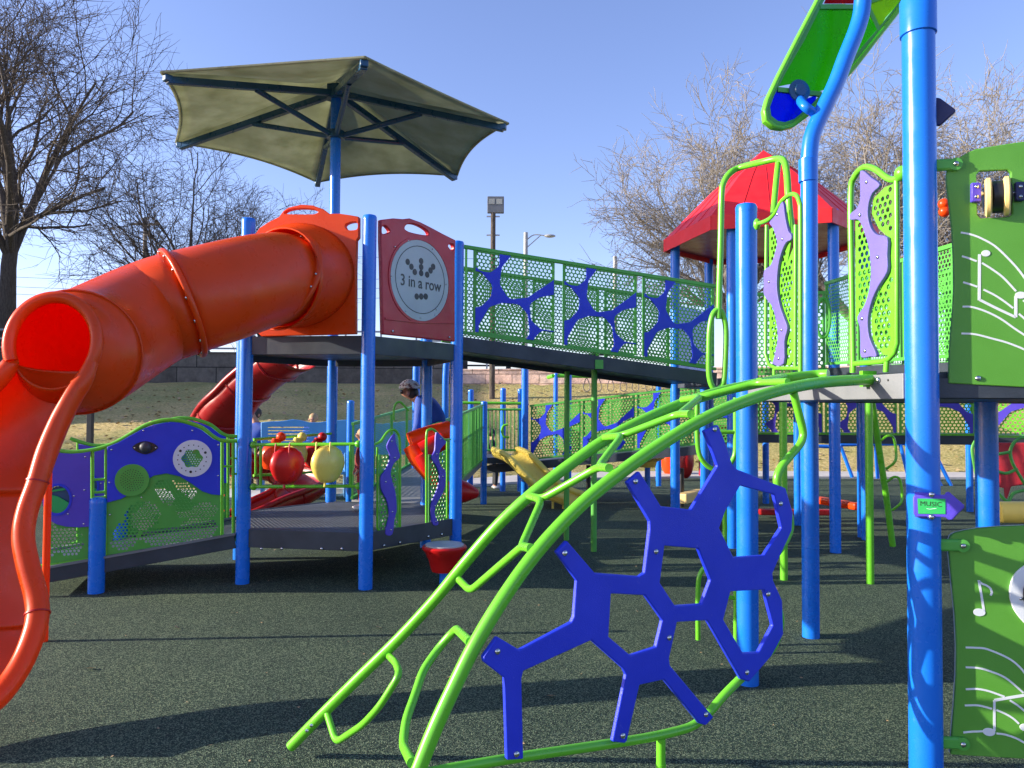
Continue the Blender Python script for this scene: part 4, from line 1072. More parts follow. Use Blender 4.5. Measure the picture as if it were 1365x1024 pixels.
# mesh railing that runs from the roofed tower towards the right edge
pA = at(1101, 480, 8.6); pB = at(1275, 480, 6.2); plM = Pl((pA.x, pA.y), (pB.x, pB.y))
z0 = plM.uv(1101, 485)[1]; z1 = plM.uv(1101, 378)[1]; z0b = plM.uv(1262, 485)[1]
simple_rail('link_railing', 'dark green mesh railing behind the right hand wavy panel', plM, 0.0, plM.L, z0, z0b+0.06, z1-z0, perfpitch=0.045)
m = M(); m.bar(plM.P(0, z0-0.09)-plM.n*0.45, plM.P(plM.L, z0b-0.03)-plM.n*0.45, 0.85, 0.08)
tag(m.build('link_deck', MAT['deck'], smooth=False), 'narrow dark walkway deck behind the wavy panels', 'walkway')
plM2 = Pl((pA.x+0.75, pA.y+0.55), (pB.x+0.75, pB.y+0.55))
simple_rail('link_railing', 'far side mesh railing of the link walkway behind the wavy panels', plM2, 0.0, plM2.L, z0, z0b+0.06, z1-z0, perfpitch=0.055, web='mesh')
# talk loop
m = M(); m.tube(cr([at(1097+9*math.cos(a), 424+26*math.sin(a), 8.3) for a in [2*PI*k/14 for k in range(14)]], 3, True), 0.02, 8, closed=True)
tag(m.build('hand_loop', MAT['mesh']), 'dark green oval grab loop right of the tall bent blue pole', 'grab loop')

# ------------------------------------------------------------------ right tower
A_ = gnd(997, 911); A2 = V((A_.x, A_.y)); B_ = at(1229, 512, 3.12); B2 = V((B_.x, B_.y)); F_ = gnd(1081, 849); F2 = V((F_.x, F_.y))
C2 = B2 + V((math.cos(math.radians(13)), -math.sin(math.radians(13))))*1.30
DKZ = 1.80
rt = thing('music_tower', 'blue post tower at the right carrying the climber, wavy panels and coloured canopy', 'play tower', (2.6, 3.9, 0))
post_mesh(A2, at(1000, 280, A2.y).z).build('post', MAT['post'], rt)
post_mesh(B2, 5.4, PR).build('post', MAT['post'], rt)
m = M()
zj = at(1224, 42, B2.y).z; m.lathe([(PR+0.001, 0), (PR+0.007, 0.004), (PR+0.007, 0.15), (PR+0.001, 0.16)], (B2.x, B2.y, zj-0.02), n=32); m.build('sleeve', MAT['post'], rt)
# bent pole on F
bp = [V((F2.x, F2.y, 0)), V((F2.x, F2.y, 2.0)), at(1078.5, 232, F2.y)] + [at(1079, 205, F2.y), at(1083, 180, F2.y), at(1096, 150, F2.y), at(1114, 112, F2.y), at(1128, 75, F2.y), at(1142, 40, F2.y), at(1149, 12, F2.y), at(1150, -30, F2.y), at(1146, -90, F2.y)]
bpp = bp[:2] + cr(bp[2:], 6)
m = M(); m.tube(bpp, 0.0605, 28); m.build('bent_post', MAT['post'], rt)
m = M(); zj = at(1079, 238, F2.y).z; m.lathe([(0.061, 0), (0.068, 0.004), (0.068, 0.17), (0.061, 0.175)], (F2.x, F2.y, zj-0.03), n=28); m.build('sleeve', MAT['post'], rt)
m = M(); m.tube(cr([at(1094, 157, F2.y), at(1084, 150, F2.y), at(1073, 142, F2.y-0.02), at(1066, 133, F2.y+0.12), at(1064, 124, F2.y+0.26)], 5), [0.034]*21, 18); m.build('stub_arm', MAT['post'], rt)
D2 = gnd(1314, 741) if False else at(1315, 600, 4.62); post_mesh((D2.x, D2.y), 1.72).build('post', MAT['post'], rt)
for pp in (C2, V((3.85, 3.9)), V((3.70, 5.05))): post_mesh(pp, 2.9).build('post', MAT['post'], rt)
poly = [A2, B2, C2, V((3.85, 3.9)), V((3.70, 5.05)), F2]
m = M(); n = 6; m.add([(p.x, p.y, DKZ-0.02) for p in poly]+[(p.x, p.y, DKZ-0.10) for p in poly], [tuple(range(n)), tuple(range(2*n-1, n-1, -1))]+[(k,(k+1)%n,n+(k+1)%n,n+k) for k in range(n)]); m.build('deck', MAT['deck'], rt, smooth=False)
plAB = Pl(A2, B2); nq = (C2-B2).normalized(); nq = V((-nq.y, nq.x))*0.042
plBC = Pl(B2+nq, C2+nq)
for i in range(n):
    a = poly[i]; b_ = poly[(i+1) % n]; d = (b_-a).normalized(); nn = V((d.y, -d.x)); 
    if nn.dot(V((2.7,4.0))-a) > 0: nn = -nn
    a = a + d*0.07 + nn*(0.018 if i != 1 else -0.045); b_ = b_ - d*0.07 + nn*(0.018 if i != 1 else -0.045)
    m = M(); m.bar((a.x, a.y, DKZ-0.05), (b_.x, b_.y, DKZ-0.05), 0.03, 0.11); m.build('deck_edge', MAT['deckl'] if i == 0 else MAT['deck'], rt, smooth=False, bevel=0.004)
bolt(plAB, 1180, 507, 0.036, 0.014, rt)
for px, py in ((1193, 507),):
    m = M(); m.lathe([(0.005, 0), (0.005, 0.001), (0, 0.001)], plAB.px(px, py, 0.034), plAB.n, 8); m.build('bolt_hole', MAT['black'], rt)

# right wavy panel
f2 = [(1137,497),(1137,478),(1135.5,380),(1134,262),(1139,236),(1152,223),(1167,226),(1182,237),(1192,239.5),(1207,234)]
t = wavy('wavy_panel', 'large lime framed panel with a violet wave lightened by painted sheen fixed left of the tall front blue post', plAB, f2,
 [[(1141,293),(1152,294),(1160,310),(1166,330),(1170,365),(1162,400),(1150,425),(1141,428)],
  [(1180,250),(1190,246),(1192,244),(1192,464),(1186,474),(1178,473),(1165,455),(1162,430),(1165,405),(1180,372),(1187,360),(1187,318),(1172,305),(1163,285),(1165,265)]],
 [(1152,228),(1166,237),(1178,247),(1168,258),(1163,272),(1162,288),(1166,304),(1174,313),(1188,317),(1188,340),(1188,362),(1176,382),(1167,402),(1162,425),(1164,450),(1174,474),(1165,475.5),(1153,476),(1152,455),(1151,436),(1148,423),(1157,408),(1163,390),(1166,365),(1164,335),(1158,312),(1150,294),(1139,293.5),(1139,285),(1148,277),(1152,262)],
 [(1161,243),(1152,287),(1176,343),(1155,425),(1159,468)], 0.033, 0.0122, 0.0145, extra=[((1195,241),(1195.5,300),(1195.5,458),(1192,470),(1185,478),(1176,482),(1160,483.5),(1139,485)), ((1182,482),(1181,496))])
m = M(); m.ball(plAB.px(1203, 231, 0.0), 0.033, 16, 12); m.build('clamp', MAT['lime'], t)
# left wavy panel
f1 = [(1010,298),(1018,296),(1027,291),(1034,283),(1041,270),(1048,263),(1055,259),(1062,261),(1066,271),(1067,285),(1067,380),(1067,497)]
t = wavy('wavy_panel', 'large lime framed panel with a violet wave lightened by painted sheen between the short and the bent blue posts', plAB, f1,
 [[(1026,306),(1036,300),(1045,290),(1052,280),(1055,320),(1050,350),(1058,330),(1058,480),(1053,487),(1034,487),(1026,478)]],
 [(1047.5,269),(1051,290),(1055,308),(1059,313),(1059,320),(1052,324),(1045,340),(1041,360),(1040,385),(1044,408),(1050,425),(1054,438),(1050,455),(1049,485),(1035,485.5),(1038,470),(1041,450),(1039,428),(1033,408),(1023,394),(1022.5,378),(1023,361),(1032,353),(1038,335),(1040,322),(1035,305),(1030,297),(1038,287)],
 [(1041,286),(1048,319),(1030,376),(1047,440),(1043,478)], 0.033, 0.0122, 0.0125, extra=[((1022,300),(1021,380),(1020.5,472),(1025,486),(1034,491),(1066,491)), ((1060.5,300),(1060,490)), ((1032,492),(1032,500))])
m = M(); m.ball(plAB.px(1009, 299, 0.0), 0.035, 16, 12, (0.6,0.6,1)); m.build('clamp', MAT['lime'], t)
# lime grab arch over the climber entry and long loops (left of post A)
ar = thing('grab_arch', 'tall lime pipe arch and loop rising in front of the red roof', 'climber', at(958, 512, 4.9))
DA = 5.0
def rod(pts, r=0.017, par=ar, name='pipe', D=DA, mat='lime', sub=4, closed=False):
    P = [at(p[0], p[1], p[2] if len(p) > 2 else D) for p in pts]
    m = M(); m.tube(cr(P, sub, closed) if sub > 1 else P, r, 12, closed=closed); return m.build(name, MAT[mat], par)
rod([(958,425),(959,380),(960.5,330),(962,262),(965,243),(974,230),(988,223),(1016,216,4.8),(1036,212,4.7),(1045,215,4.6),(1049,232,4.55),(1051,262,4.5),(1053.5,290,4.5),(1057,312,4.5)], 0.021)
rod([(1038,213,4.7),(1035,240,4.66),(1031,284,4.6),(1030,294,4.6)], 0.019)
rod([(957,413),(950,420),(946,440),(945,470),(945,497),(948,512),(953,519),(960,517),(965,508),(967,480),(968,450),(967,432),(963,418)], 0.019, closed=True, name='loop')
lc = thing('loop_ladder', 'lime pipe ladder with wavy sides standing behind the royal blue web panel', 'climber', at(955, 853, 5.2))
rod([(929.5,532),(929,560),(930,592),(934,610),(944,622),(958,627),(970,622),(979,608),(980.5,590),(980.5,560),(980.5,530)], 0.017, lc, 'stile', 5.15)
rod([(953,576),(980,576)], 0.014, lc, 'rung', 5.15, sub=1)
rod([(966,660),(966,690),(966.5,706),(965,722),(958,738),(944,752),(934,764),(930.5,785),(930.5,853)], 0.017, lc, 'stile', 5.25)
rod([(958,683),(966,681)], 0.014, lc, 'rung', 5.25, sub=1)
rod([(981,770),(981,800),(981,866)], 0.017, lc, 'stile', 5.10)
rod([(962,794),(981,798)], 0.014, lc, 'rung', 5.1, sub=1)

# ------------------------------------------------------------------ coloured canopy panel overhead
cv = thing('leaf_canopy', 'capsule shaped overhead canopy of clear green and blue sheets in a lime frame', 'canopy', at(1060, 100, 5.2))
o_ = at(1055, 128, 5.62); e_ = at(1140, -40, 5.75); s_ = at(1118, 128, 5.70)
plC = PlG(o_, e_-o_, s_-o_)
outl = [(1029,172),(1018,163),(1016,148),(1020,133),(1035,101),(1060,52),(1085,4),(1100,-26),(1130,-84),(1200,-120),(1275,-90),(1240,-45),(1212,-2),(1190,28),(1166,58),(1140,92),(1112,122),(1082,152),(1056,171),(1042,174)]
inn = [(1032,167),(1023,160),(1021,148),(1026,133),(1041,101),(1066,52),(1090,6),(1106,-22),(1135,-78),(1199,-112),(1262,-88),(1232,-48),(1206,-4),(1183,27),(1161,55),(1135,88),(1108,117),(1078,147),(1055,165),(1042,169)]
m = M(); m.prism(plC, plC.uvs(outl), [plC.uvs(inn)[::-1]], -0.03, 0.03); m.build('canopy_frame', MAT['lime'], cv, bevel=0.01, auto=40)
ctr = V((sum(p[0] for p in inn)/len(inn), sum(p[1] for p in inn)/len(inn)))
inn2 = [tuple(V(p).lerp(ctr, 0.0) + (ctr-V(p)).normalized()*6.5) for p in inn]
m = M(); m.prism(plC, plC.uvs(inn), [plC.uvs(inn2)[::-1]], -0.012, 0.010); m.build('inner_flange', MAT['mesh'], cv, auto=40)  # darker green stands in for the shadow side of the lime frame
def pane(L, mat, w=0.0):
    m = M(); m.prism(plC, plC.uvs(L), (), w, w+0.006); return m.build('clear_sheet', MAT[mat], cv, smooth=False)
pane([(1033,167),(1024,160),(1022,148),(1027,133),(1034,118),(1052,118),(1062,128),(1072,133),(1088,127),(1086,140),(1077,147),(1055,165),(1042,168)], 'gb')
pane([(1035,116),(1042,101),(1066,52),(1088,8),(1100,6),(1126,6),(1150,14),(1170,40),(1161,55),(1135,88),(1108,117),(1092,122),(1072,120),(1055,112)], 'gg')
pane([(1162,40),(1150,10),(1170,-20),(1203,-25),(1207,-6),(1180,24),(1170,42)], 'gy')
pane([(1108,-18),(1136,-72),(1190,-100),(1180,-30),(1150,5),(1098,5)], 'gr')
for a, b_ in (((1036,120),(1094,126)), ((1092,10),(1156,10)), ((1156,10),(1172,44)), ((1150,6),(1206,-14))):
    u0_, v0_ = plC.uv(*a); u1_, v1_ = plC.uv(*b_); m = M(); m.stroke(plC, [(u0_, v0_), (u1_, v1_)], 0.035, -0.012, 0.014); m.build('cross_bar', MAT['mesh'], cv, smooth=False)
m = M(); cc = plC.px(1063, 123, 0.02); m.lathe([(0, 0.0), (0.085, 0.0), (0.085, 0.012), (0.05, 0.016), (0.045, 0.03), (0, 0.03)], cc, plC.n, 28); m.build('mount_plate', MAT['umb'], cv)

# ------------------------------------------------------------------ arch climber
plN = Pl((-0.50, 2.20), (at(1165, 505, 3.40).x, 3.40))
near = [(490,1190),(525,1104),(556,1030),(581,968),(607,912),(633,860),(664,808),(699,757),(737,711),(780,668),(830,628),(880,593),(930,563),(980,540),(1030,523),(1080,512),(1120,508),(1166,506)]
NP = cr([plN.px(*p) for p in near], 5)
nf = plN.px(455, 1285); NP = [V((nf.x, nf.y, 0.0))] + NP if nf.z < 0.1 else NP
far = [(388,995,3.58),(428,954,3.52),(480,902,3.46),(532,851,3.40),(580,799,3.34),(622,748,3.28),(664,700,3.24),(707,660,3.22),(756,622,3.25),(806,587,3.31),(860,559,3.40),(910,538,3.52),(960,522,3.64),(1010,511,3.76),(1050,504,3.80),(1085,500,3.84),(1104,499,3.80)]
FP = cr([at(*p) for p in far], 5)
ac = thing('arch_climber', 'lime green arching ladder climber reaching from the ground to the right deck', 'climber', (0.2, 2.8, 0))
m = M(); m.tube(NP, 0.0245, 20); m.build('arch_rail', MAT['lime'], ac)
m = M(); m.tube(FP, 0.0255, 20); m.build('arch_rail', MAT['lime'], ac)
m = M(); a = plN.px(1160, 505); m.box(a + V((0.0,0.02,0)), (0.035, 0.012, 0.036), math.atan2(plAB.u.y, plAB.u.x)+PI/2); m.build('end_plate', MAT['lime'], ac, smooth=False)
fd = lambda x: [p for p in far if p[0] <= x][-1][2] if x > 388 else 3.58
def nd(px, py): return plN.px(px, py).y
R_ = 0.0155
def rung(L, r=R_):
    P = [at(*p) for p in L]; Q = []
    # round the bends a little
    for i, p in enumerate(P):
        if i in (0, len(P)-1): Q.append(p); continue
        a = P[i-1]; b_ = P[i+1]; d = min(0.045, (p-a).length*0.4, (b_-p).length*0.4)
        p0 = p + (a-p).normalized()*d; p1 = p + (b_-p).normalized()*d
        for q in (0, .25, .5, .75, 1): Q.append(p0.lerp(p, q).lerp(p.lerp(p1, q), q))
    m = M(); m.tube(Q, r, 14); m.build('rung', MAT['lime'], ac)
rung([(436,951,3.50),(448,990,3.36),(484,966,3.22),(506,942,3.16),(533,899,3.14),(528,884,3.24),(519,875,3.40)])
rung([(549,1017,nd(556,1017)),(537,993,2.52),(541,960,2.62),(554,924,2.74),(564,893,2.82),(587,861,2.88),(608,838,2.86),(627,856,nd(634,856))])
rung([(612,773,3.27),(627,788,3.14),(697,728,2.84),(708,731,nd(712,731))])
rung([(708,731,nd(712,731)),(695,729,2.80),(722,667,3.04),(705,661,3.20)])
rung([(705,661,3.20),(723,665,3.06),(797,623,2.92),(812,624,nd(820,624))])
rung([(812,624,nd(820,624)),(798,622,2.90),(829,581,3.12),(806,583,3.28)])
rung([(806,583,3.28),(829,581,3.14),(904,552,3.06),(921,552,nd(930,552))])
rung([(921,552,nd(930,552)),(906,552,3.08),(934,529,3.34),(909,533,3.46)])
rung([(909,533,3.46),(936,529,3.36),(1010,510,3.34),(1050,509,nd(1060,509))])
rung([(1012,508,3.40),(1030,506,3.55),(1046,502,3.78)])
for px, py in ((409,974),(415,967)): 
    c = at(px, py, 3.50); m = M(); m.lathe([(0.008,0),(0.008,0.004),(0,0.006)], c, (0.2,-1,0.2), 10); m.build('bolt', MAT['steel'], ac)
# web frame
wf = [(552,1034),(600,1025),(695,1009),(790,995),(860,984),(905,974),(926,966),(945,950),(966,926),(987,905),(1008,885),(1028,866),(1037,846),(1040,827),(1037,812),(1030,795),(1023,778),(1021,766),(1025,753),(1036,736),(1046,722),(1053,704),(1051,684),(1044,664),(1037,648),(1036,636),(1042,622),(1055,606),(1066,593),(1070,583),(1070,572),(1065,552),(1058,524)]
m = M(); m.tube(cr([plN.px(a, b, -0.0) for a, b in wf], 3), 0.0165, 16); m.build('web_frame', MAT['lime'], ac)
lg = plN.px(881, 984); m = M(); m.tube([lg, V((lg.x, lg.y, 0))], 0.017, 16); m.build('frame_leg', MAT['lime'], ac)
m = M(); m.tube([V((lg.x, lg.y, lg.z-0.12)), V((lg.x, lg.y, lg.z-0.09))], 0.0185, 16); m.build('leg_sleeve', MAT['lime'], ac)
Z = lambda L: [(600+x/2.116, 540+y/2.116) for x, y in L]
wo_ = Z([(697,72),(735,55),(752,95),(775,165),(790,180),(925,232),(945,300),(942,350),(905,430),(888,470),(890,490),(915,545),(918,640),(885,700),(822,772),(800,765),(705,600),(620,605),(598,705),(600,725),(722,870),(700,893),(683,888),(583,765),(515,780),(480,935),(472,942),(440,938),(478,752),(470,735),(380,655),(190,740),(185,760),(190,985),(145,988),(138,760),(80,715),(77,703),(118,645),(180,682),(325,605),(332,590),(340,490),(282,410),(312,378),(390,468),(515,478),(530,468),(545,345),(545,325),(480,215),(515,185),(575,282),(660,292),(735,170),(725,140)])
wh = [[(977,646),(1022,658),(1032,702),(1009,738),(968,741),(949,702),(957,680)], Z([(585,392),(680,400),(715,488),(690,555),(615,560),(572,495)]), Z([(435,525),(530,530),(580,600),(562,675),(490,698),(428,645)]), Z([(770,520),(865,515),(890,615),(850,690),(805,692),(750,598)])]
m = M(); m.prism(plN, plN.uvs(wo_), [plN.uvs(h)[::-1] for h in wh], 0.020, 0.040); m.build('web_board', MAT['webblue'], ac, bevel=0.004, auto=30)
for x, y in ((725,68),(503,213),(910,275),(560,408),(305,412),(597,648),(875,527),(117,685),(815,745),(700,862),(467,920),(170,970)):
    px, py = 600+x/2.116, 540+y/2.116; bolt(plN, px, py, 0.040, 0.0105, ac)

# ------------------------------------------------------------------ music panels
mp = thing('music_board', 'upper lime green board with white staff lines, notes and a cream roller', 'music panel', plBC.px(1310, 512))
ub = [(1259.5,511.5),(1260,485),(1262,450),(1265,415),(1266.5,385),(1266,350),(1264,310),(1260.5,280),(1257,254),(1256,240),(1258,228),(1263,222),(1270,217),(1283,209),(1295,204),(1330,198),(1365,193),(1420,186),(1500,178),(1600,172),(1640,200),(1640,530),(1500,524)]
win = [(1300,233),(1336,231),(1341,235),(1343,289),(1339,293),(1301,295),(1297,290),(1296,238)]
m = M(); m.prism(plBC, plBC.uvs(ub), [plBC.uvs(win)[::-1]], 0.030, 0.050); m.build('board', MAT['panelg'], mp, bevel=0.004, auto=30)
def staff(par, L, w=0.0075, pl=plBC):
    m = M()
    P = cr([V(plBC.uv(*p)) for p in L], 5); m.stroke(pl, [(p.x, p.y) for p in P], w, 0.050, 0.0512); m.build('staff_line', MAT['white'], par, smooth=False)
u_ = lambda L: [(1160+x/2.694, 180+y/2.694) for x, y in L]
for L in ([(310,360),(345,367),(380,380),(430,408),(480,455),(520,500),(552,548),(580,600),(640,700)], [(314,444),(340,452),(366,462)], [(385,468),(420,490),(460,520),(505,568)], [(318,536),(345,544),(368,552)], [(390,562),(430,582),(465,605),(495,628)], [(515,648),(535,665),(560,690),(620,760)], [(316,622),(350,624),(400,640),(450,665),(500,700),(552,735),(620,790)], [(312,717),(360,720),(420,735),(480,752),(552,782),(640,830)], [(530,600),(545,612),(560,626)]):
    staff(mp, u_(L))
def disc(par, px, py, rx, ry, mat, w0, w1, name, pl=plBC, n=28):
    m = M(); m.prism(pl, ell(pl, px, py, rx, ry, n), (), w0, w1); return m.build(name, MAT[mat], par, bevel=0.0015)
staff(mp, u_([(376,437),(375,600)]), 0.011); staff(mp, u_([(376,598),(440,630),(504,660)]), 0.010); staff(mp, u_([(504,660),(504,586)]), 0.011)
disc(mp, 1160+398/2.694, 180+434/2.694, 5.8, 4.2, 'white', 0.050, 0.0525, 'note_head'); disc(mp, 1160+521/2.694, 180+582/2.694, 7.5, 4.6, 'white', 0.050, 0.0525, 'note_head')
bolt(plBC, 1297.5, 505, 0.050, 0.012, mp); bolt(plBC, 1364, 262, 0.050, 0.011, mp)
# roller in the window
ra = plBC.px(1293, 265, 0.085); rb_ = plBC.px(1350, 262, 0.085); ax = (rb_-ra).normalized()
ro = plBC.px(1308, 267, 0.06)
rf = M(); c1 = plBC.px(1311, 268, 0.05); c2 = plBC.px(1335, 266, 0.05)
axd = (plBC.u + plBC.n*0.32).normalized()
m = M(); m.lathe([(0, -0.012), (0.070, -0.012), (0.080, -0.006), (0.080, 0.006), (0.070, 0.012), (0, 0.012)], c1, axd, 36); r1 = m.build('roller_flange', MAT['tan'], mp)
m = M(); m.lathe([(0, -0.012), (0.070, -0.012), (0.080, -0.006), (0.080, 0.006), (0.070, 0.012), (0, 0.012)], c2, axd, 36); m.build('roller_flange', MAT['tan'], mp)
m = M(); m.cyl(c1, c2, 0.066, 32); m.build('roller_drum', MAT['black'], mp)
m = M(); m.cyl(plBC.px(1290, 263, 0.05), plBC.px(1352, 262, 0.05), 0.010, 12); m.build('axle', MAT['steel'], mp)
for L, mt in (([(1287,250),(1299.5,250),(1299.5,275),(1287,275)], 'purple'), ([(1344.5,249),(1356,249),(1356,273.5),(1344.5,273.5)], 'dkblue')):
    m = M(); m.prism(plBC, plBC.uvs(L), (), 0.050, 0.072); q_ = m.build('bracket', MAT[mt], mp, bevel=0.004)
    for py in (255.5, 268.5): bolt(plBC, (L[0][0]+L[1][0])/2, py, 0.072, 0.008, q_)
def clamp(par, py, px1=1276):
    a = V((B2.x, B2.y, plBC.uv(1262, py)[1])) + plBC.n*0.02; b_ = plBC.px(px1, py, 0.055); m = M()
    m.bar(a, b_, 0.022, 0.05); k = m.build('clamp_arm', MAT['mesh'], par, bevel=0.01)
    m = M(); m.lathe([(0, -0.011), (0.026, -0.011), (0.026, 0.011), (0, 0.013)], b_, plBC.n, 20); m.build('clamp_end', MAT['mesh'], par); bolt(plBC, px1, py, 0.068, 0.011, k)
clamp(mp, 225, 1267)
lp = thing('music_board', 'lower green board with one white music note, staff lines and a white drum ring', 'music panel', plBC.px(1310, 1000))
lb = [(1262,999),(1264,970),(1267,935),(1269.5,895),(1270,856),(1268,815),(1265,785),(1262,755),(1260,735),(1260,718),(1262,712),(1268,708),(1280,705),(1298,702),(1330,699.5),(1365,698),(1450,696),(1600,706),(1640,740),(1640,1040),(1500,1022),(1365,1005)]
rc = (1385, 786)
m = M(); m.prism(plBC, plBC.uvs(lb), (), 0.030, 0.050); m.build('board', MAT['panelg'], lp, bevel=0.004, auto=30)
m = M(); m.prism(plBC, plBC.uvs(lb), (), 0.024, 0.0295); m.build('board_edge', MAT['white'], lp)
l_ = lambda L: [(1160+x/2.537, 620+y/2.537) for x, y in L]
for L in ([(308,604),(340,605),(380,610),(450,640),(490,672),(520,710),(600,800)], [(308,670),(345,672),(380,680),(440,705),(500,755)], [(308,743),(345,742),(380,748),(410,758),(437,768)], [(455,780),(485,800),(520,830),(600,900)], [(305,797),(350,797),(395,808)], [(410,812),(440,825),(465,840),(485,858)], [(300,887),(330,884),(365,883)], [(410,890),(440,894),(480,908),(520,930),(600,960)]):
    staff(lp, l_(L))
disc(lp, 1299, 812, 8, 5, 'white', 0.050, 0.0525, 'note_head'); staff(lp, [(1305.5,812),(1302,790),(1298.5,770)], 0.009); staff(lp, [(1298.5,771),(1303,774.5),(1308,776.5),(1313,780),(1315.5,785.5),(1314,790)], 0.008)
disc(lp, 1160+385/2.537, 620+885/2.537, 8.2, 5.2, 'white', 0.050, 0.0525, 'note_head'); disc(lp, 1160+507/2.537, 620+870/2.537, 8, 5, 'white', 0.050, 0.0525, 'note_head')
staff(lp, l_([(403,882),(403,780)]), 0.009); staff(lp, l_([(403,780),(460,770),(520,760),(600,745)]), 0.011)
m = M(); m.prism(plBC, plBC.uvs(sm([(1337.5,786),(1343,764),(1358,750),(1378,745),(1402,750),(1420,765),(1427,786),(1418,806),(1402,825),(1388,840),(1376,842),(1364,832),(1352,820),(1342,805)])), (), 0.050, 0.062); wr = m.build('drum_ring', MAT['white'], lp, bevel=0.004)
disc(wr, 1385, 789, 31, 32, 'black', 0.062, 0.075, 'drum_head')
for px, py in ((1352,793),(1361,822.5)): bolt(plBC, px, py, 0.062, 0.007, wr)
clamp(lp, 724); clamp(lp, 983)

# arrow sign on the front post
Bn = (V((0,0)) - B2).normalized(); sdv = V((-Bn.y, Bn.x)); so = B2 + Bn*0.078
plA = Pl((so.x, so.y), (so.x+sdv.x, so.y+sdv.y))
sg = thing('arrow_sign', 'small violet arrow sign with a green plate reading MUSIC bolted to the post', 'sign', plA.px(1240, 675))
m = M(); m.prism(plA, plA.uvs([(1217,663),(1219,660),(1236,659.5),(1238,657),(1246,657),(1248,659.5),(1259,659.5),(1261,656),(1265,655.5),(1285,673),(1285,676),(1270,692),(1264,692.5),(1260,689),(1247,688.5),(1245,691),(1238,691),(1236,688),(1222,688),(1218,685)]), (), 0.0, 0.018); m.build('arrow_board', MAT['purple'], sg, bevel=0.003)
m = M(); m.prism(plA, plA.uvs([(1223,664),(1260,664.5),(1260,684.5),(1224,684)]), (), 0.018, 0.021); m.build('sign_face', MAT['signg'], sg, smooth=False)
text('MUSIC', 0.027, plA, 1241, 671.5, 0.0213, MAT['black'], sg, ext=0.0004, bold=0.0)
m = M(); m.stroke(plA, [plA.uv(1235, 677.3), plA.uv(1239, 678), plA.uv(1243, 677.6), plA.uv(1248, 677)], 0.0016, 0.021, 0.0216); m.build('underline', MAT['white'], sg, smooth=False)
bolt(plA, 1241.5, 658.8, 0.018, 0.011, sg); bolt(plA, 1241.5, 688.5, 0.018, 0.011, sg)
m = M(); m.box((B2.x + Bn.x*0.066, B2.y + Bn.y*0.066, plA.uv(1240, 674)[1]), (0.03, 0.012, 0.05), math.atan2(sdv.y, sdv.x)); m.build('mount', MAT['purple'], sg)
plD = Pl((B2.x, B2.y+0.075), (B2.x+sdv.x, B2.y+0.075+sdv.y))
m = M(); m.prism(plD, plD.uvs([(1235,130),(1251,131),(1254,132),(1273,146),(1274,149),(1254,167),(1250,168),(1235,160)]), (), -0.012, 0.008)
tag(m.build('arrow_sign', MAT['dkblue'], bevel=0.004), 'dark navy arrow sign seen from behind high on the tallest blue post', 'sign')
# red knob seen between the tall post and the upper music panel
m = M(); 
for k, (px, py) in enumerate(((1258,272),(1259,282))): m.ball(at(px, py, 4.4), 0.032, 14, 10)
tag(m.build('play_ball', MAT['orange']), 'orange red double ball peeking out left of the upper music board', 'play ball')

# ------------------------------------------------------------------ drum stool in front of the low platform
g = gnd(592, 780); ds = thing('drum', 'small red kettle drum with a grey top on a short blue post', 'drum', (g.x, g.y, 0))
zt = at(592, 727, g.y).z
m = M(); m.cyl((g.x, g.y, 0), (g.x, g.y, zt-0.2), 0.045, 20); m.build('stand', MAT['post'], ds)
m = M(); m.lathe([(0, zt-0.235), (0.115, zt-0.235), (0.125, zt-0.21), (0.15, zt-0.12), (0.155, zt-0.115), (0.185, zt-0.05), (0.205, zt-0.03), (0.208, zt-0.015), (0.198, zt-0.002), (0.185, zt), (0, zt)], (g.x, g.y, 0), n=40); m.build('drum_shell', MAT['redp'], ds)
m = M(); m.lathe([(0, zt+0.001), (0.178, zt+0.001), (0.178, zt+0.012), (0, zt+0.014)], (g.x, g.y, 0), n=40); m.build('drum_head', MAT['greyp'], ds)

# ------------------------------------------------------------------ orange and red scoops behind the gate
def scoop(m, path, r0, r1, open_=0.62, n=20, ecc=1.0):
    P = cr(path, 5); rows = []
    for i, p in enumerate(P):
        T = (P[min(i+1, len(P)-1)]-P[max(i-1, 0)]).normalized(); x = T.cross(V((0,1,0.2))).normalized(); y = x.cross(T); r = r0+(r1-r0)*i/(len(P)-1)
        rows.append([p + x*(math.cos(a)*r) + y*(math.sin(a)*r*ecc) for a in [PI*(-open_) + 2*PI*open_*k/n - PI/2*0 for k in range(n+1)]])
    m.grid(rows)
sc = thing('tilted_scoop', 'pair of nested orange and red plastic scoops tilted behind the small wavy panel', 'play scoop', at(575, 640, 8.35))
m = M(); m.tube(cr([at(547,590,8.3), at(566,583,8.35), at(585,578,8.4), at(600,574,8.45)], 4), [0.115]*13, 20); m.tube(cr([at(548,593,8.3), at(560,612,8.3), at(575,632,8.3), at(592,650,8.35)], 4), [0.10,0.105,0.11,0.115,0.115,0.11,0.105,0.1,0.1,0.095,0.09,0.09,0.085], 20); m.build('outer_scoop', MAT['orange'], sc)
m = M(); m.tube(cr([at(562,602,8.12), at(575,595,8.14), at(590,588,8.2)], 4), [0.10]*9, 20); m.tube(cr([at(563,604,8.12), at(575,622,8.14), at(590,640,8.18)], 4), [0.10,0.105,0.11,0.11,0.105,0.1,0.095,0.09,0.085], 20); m.build('inner_scoop', MAT['redp'], sc)
m = M(); m.lathe([(0, -0.25), (0.05, -0.23), (0.12, -0.1), (0.165, 0.05), (0.17, 0.12), (0, 0.13)], at(612, 655, 9.2), (-0.9,0,0.1), 28); m.build('talk_cone', MAT['redp'], sc)

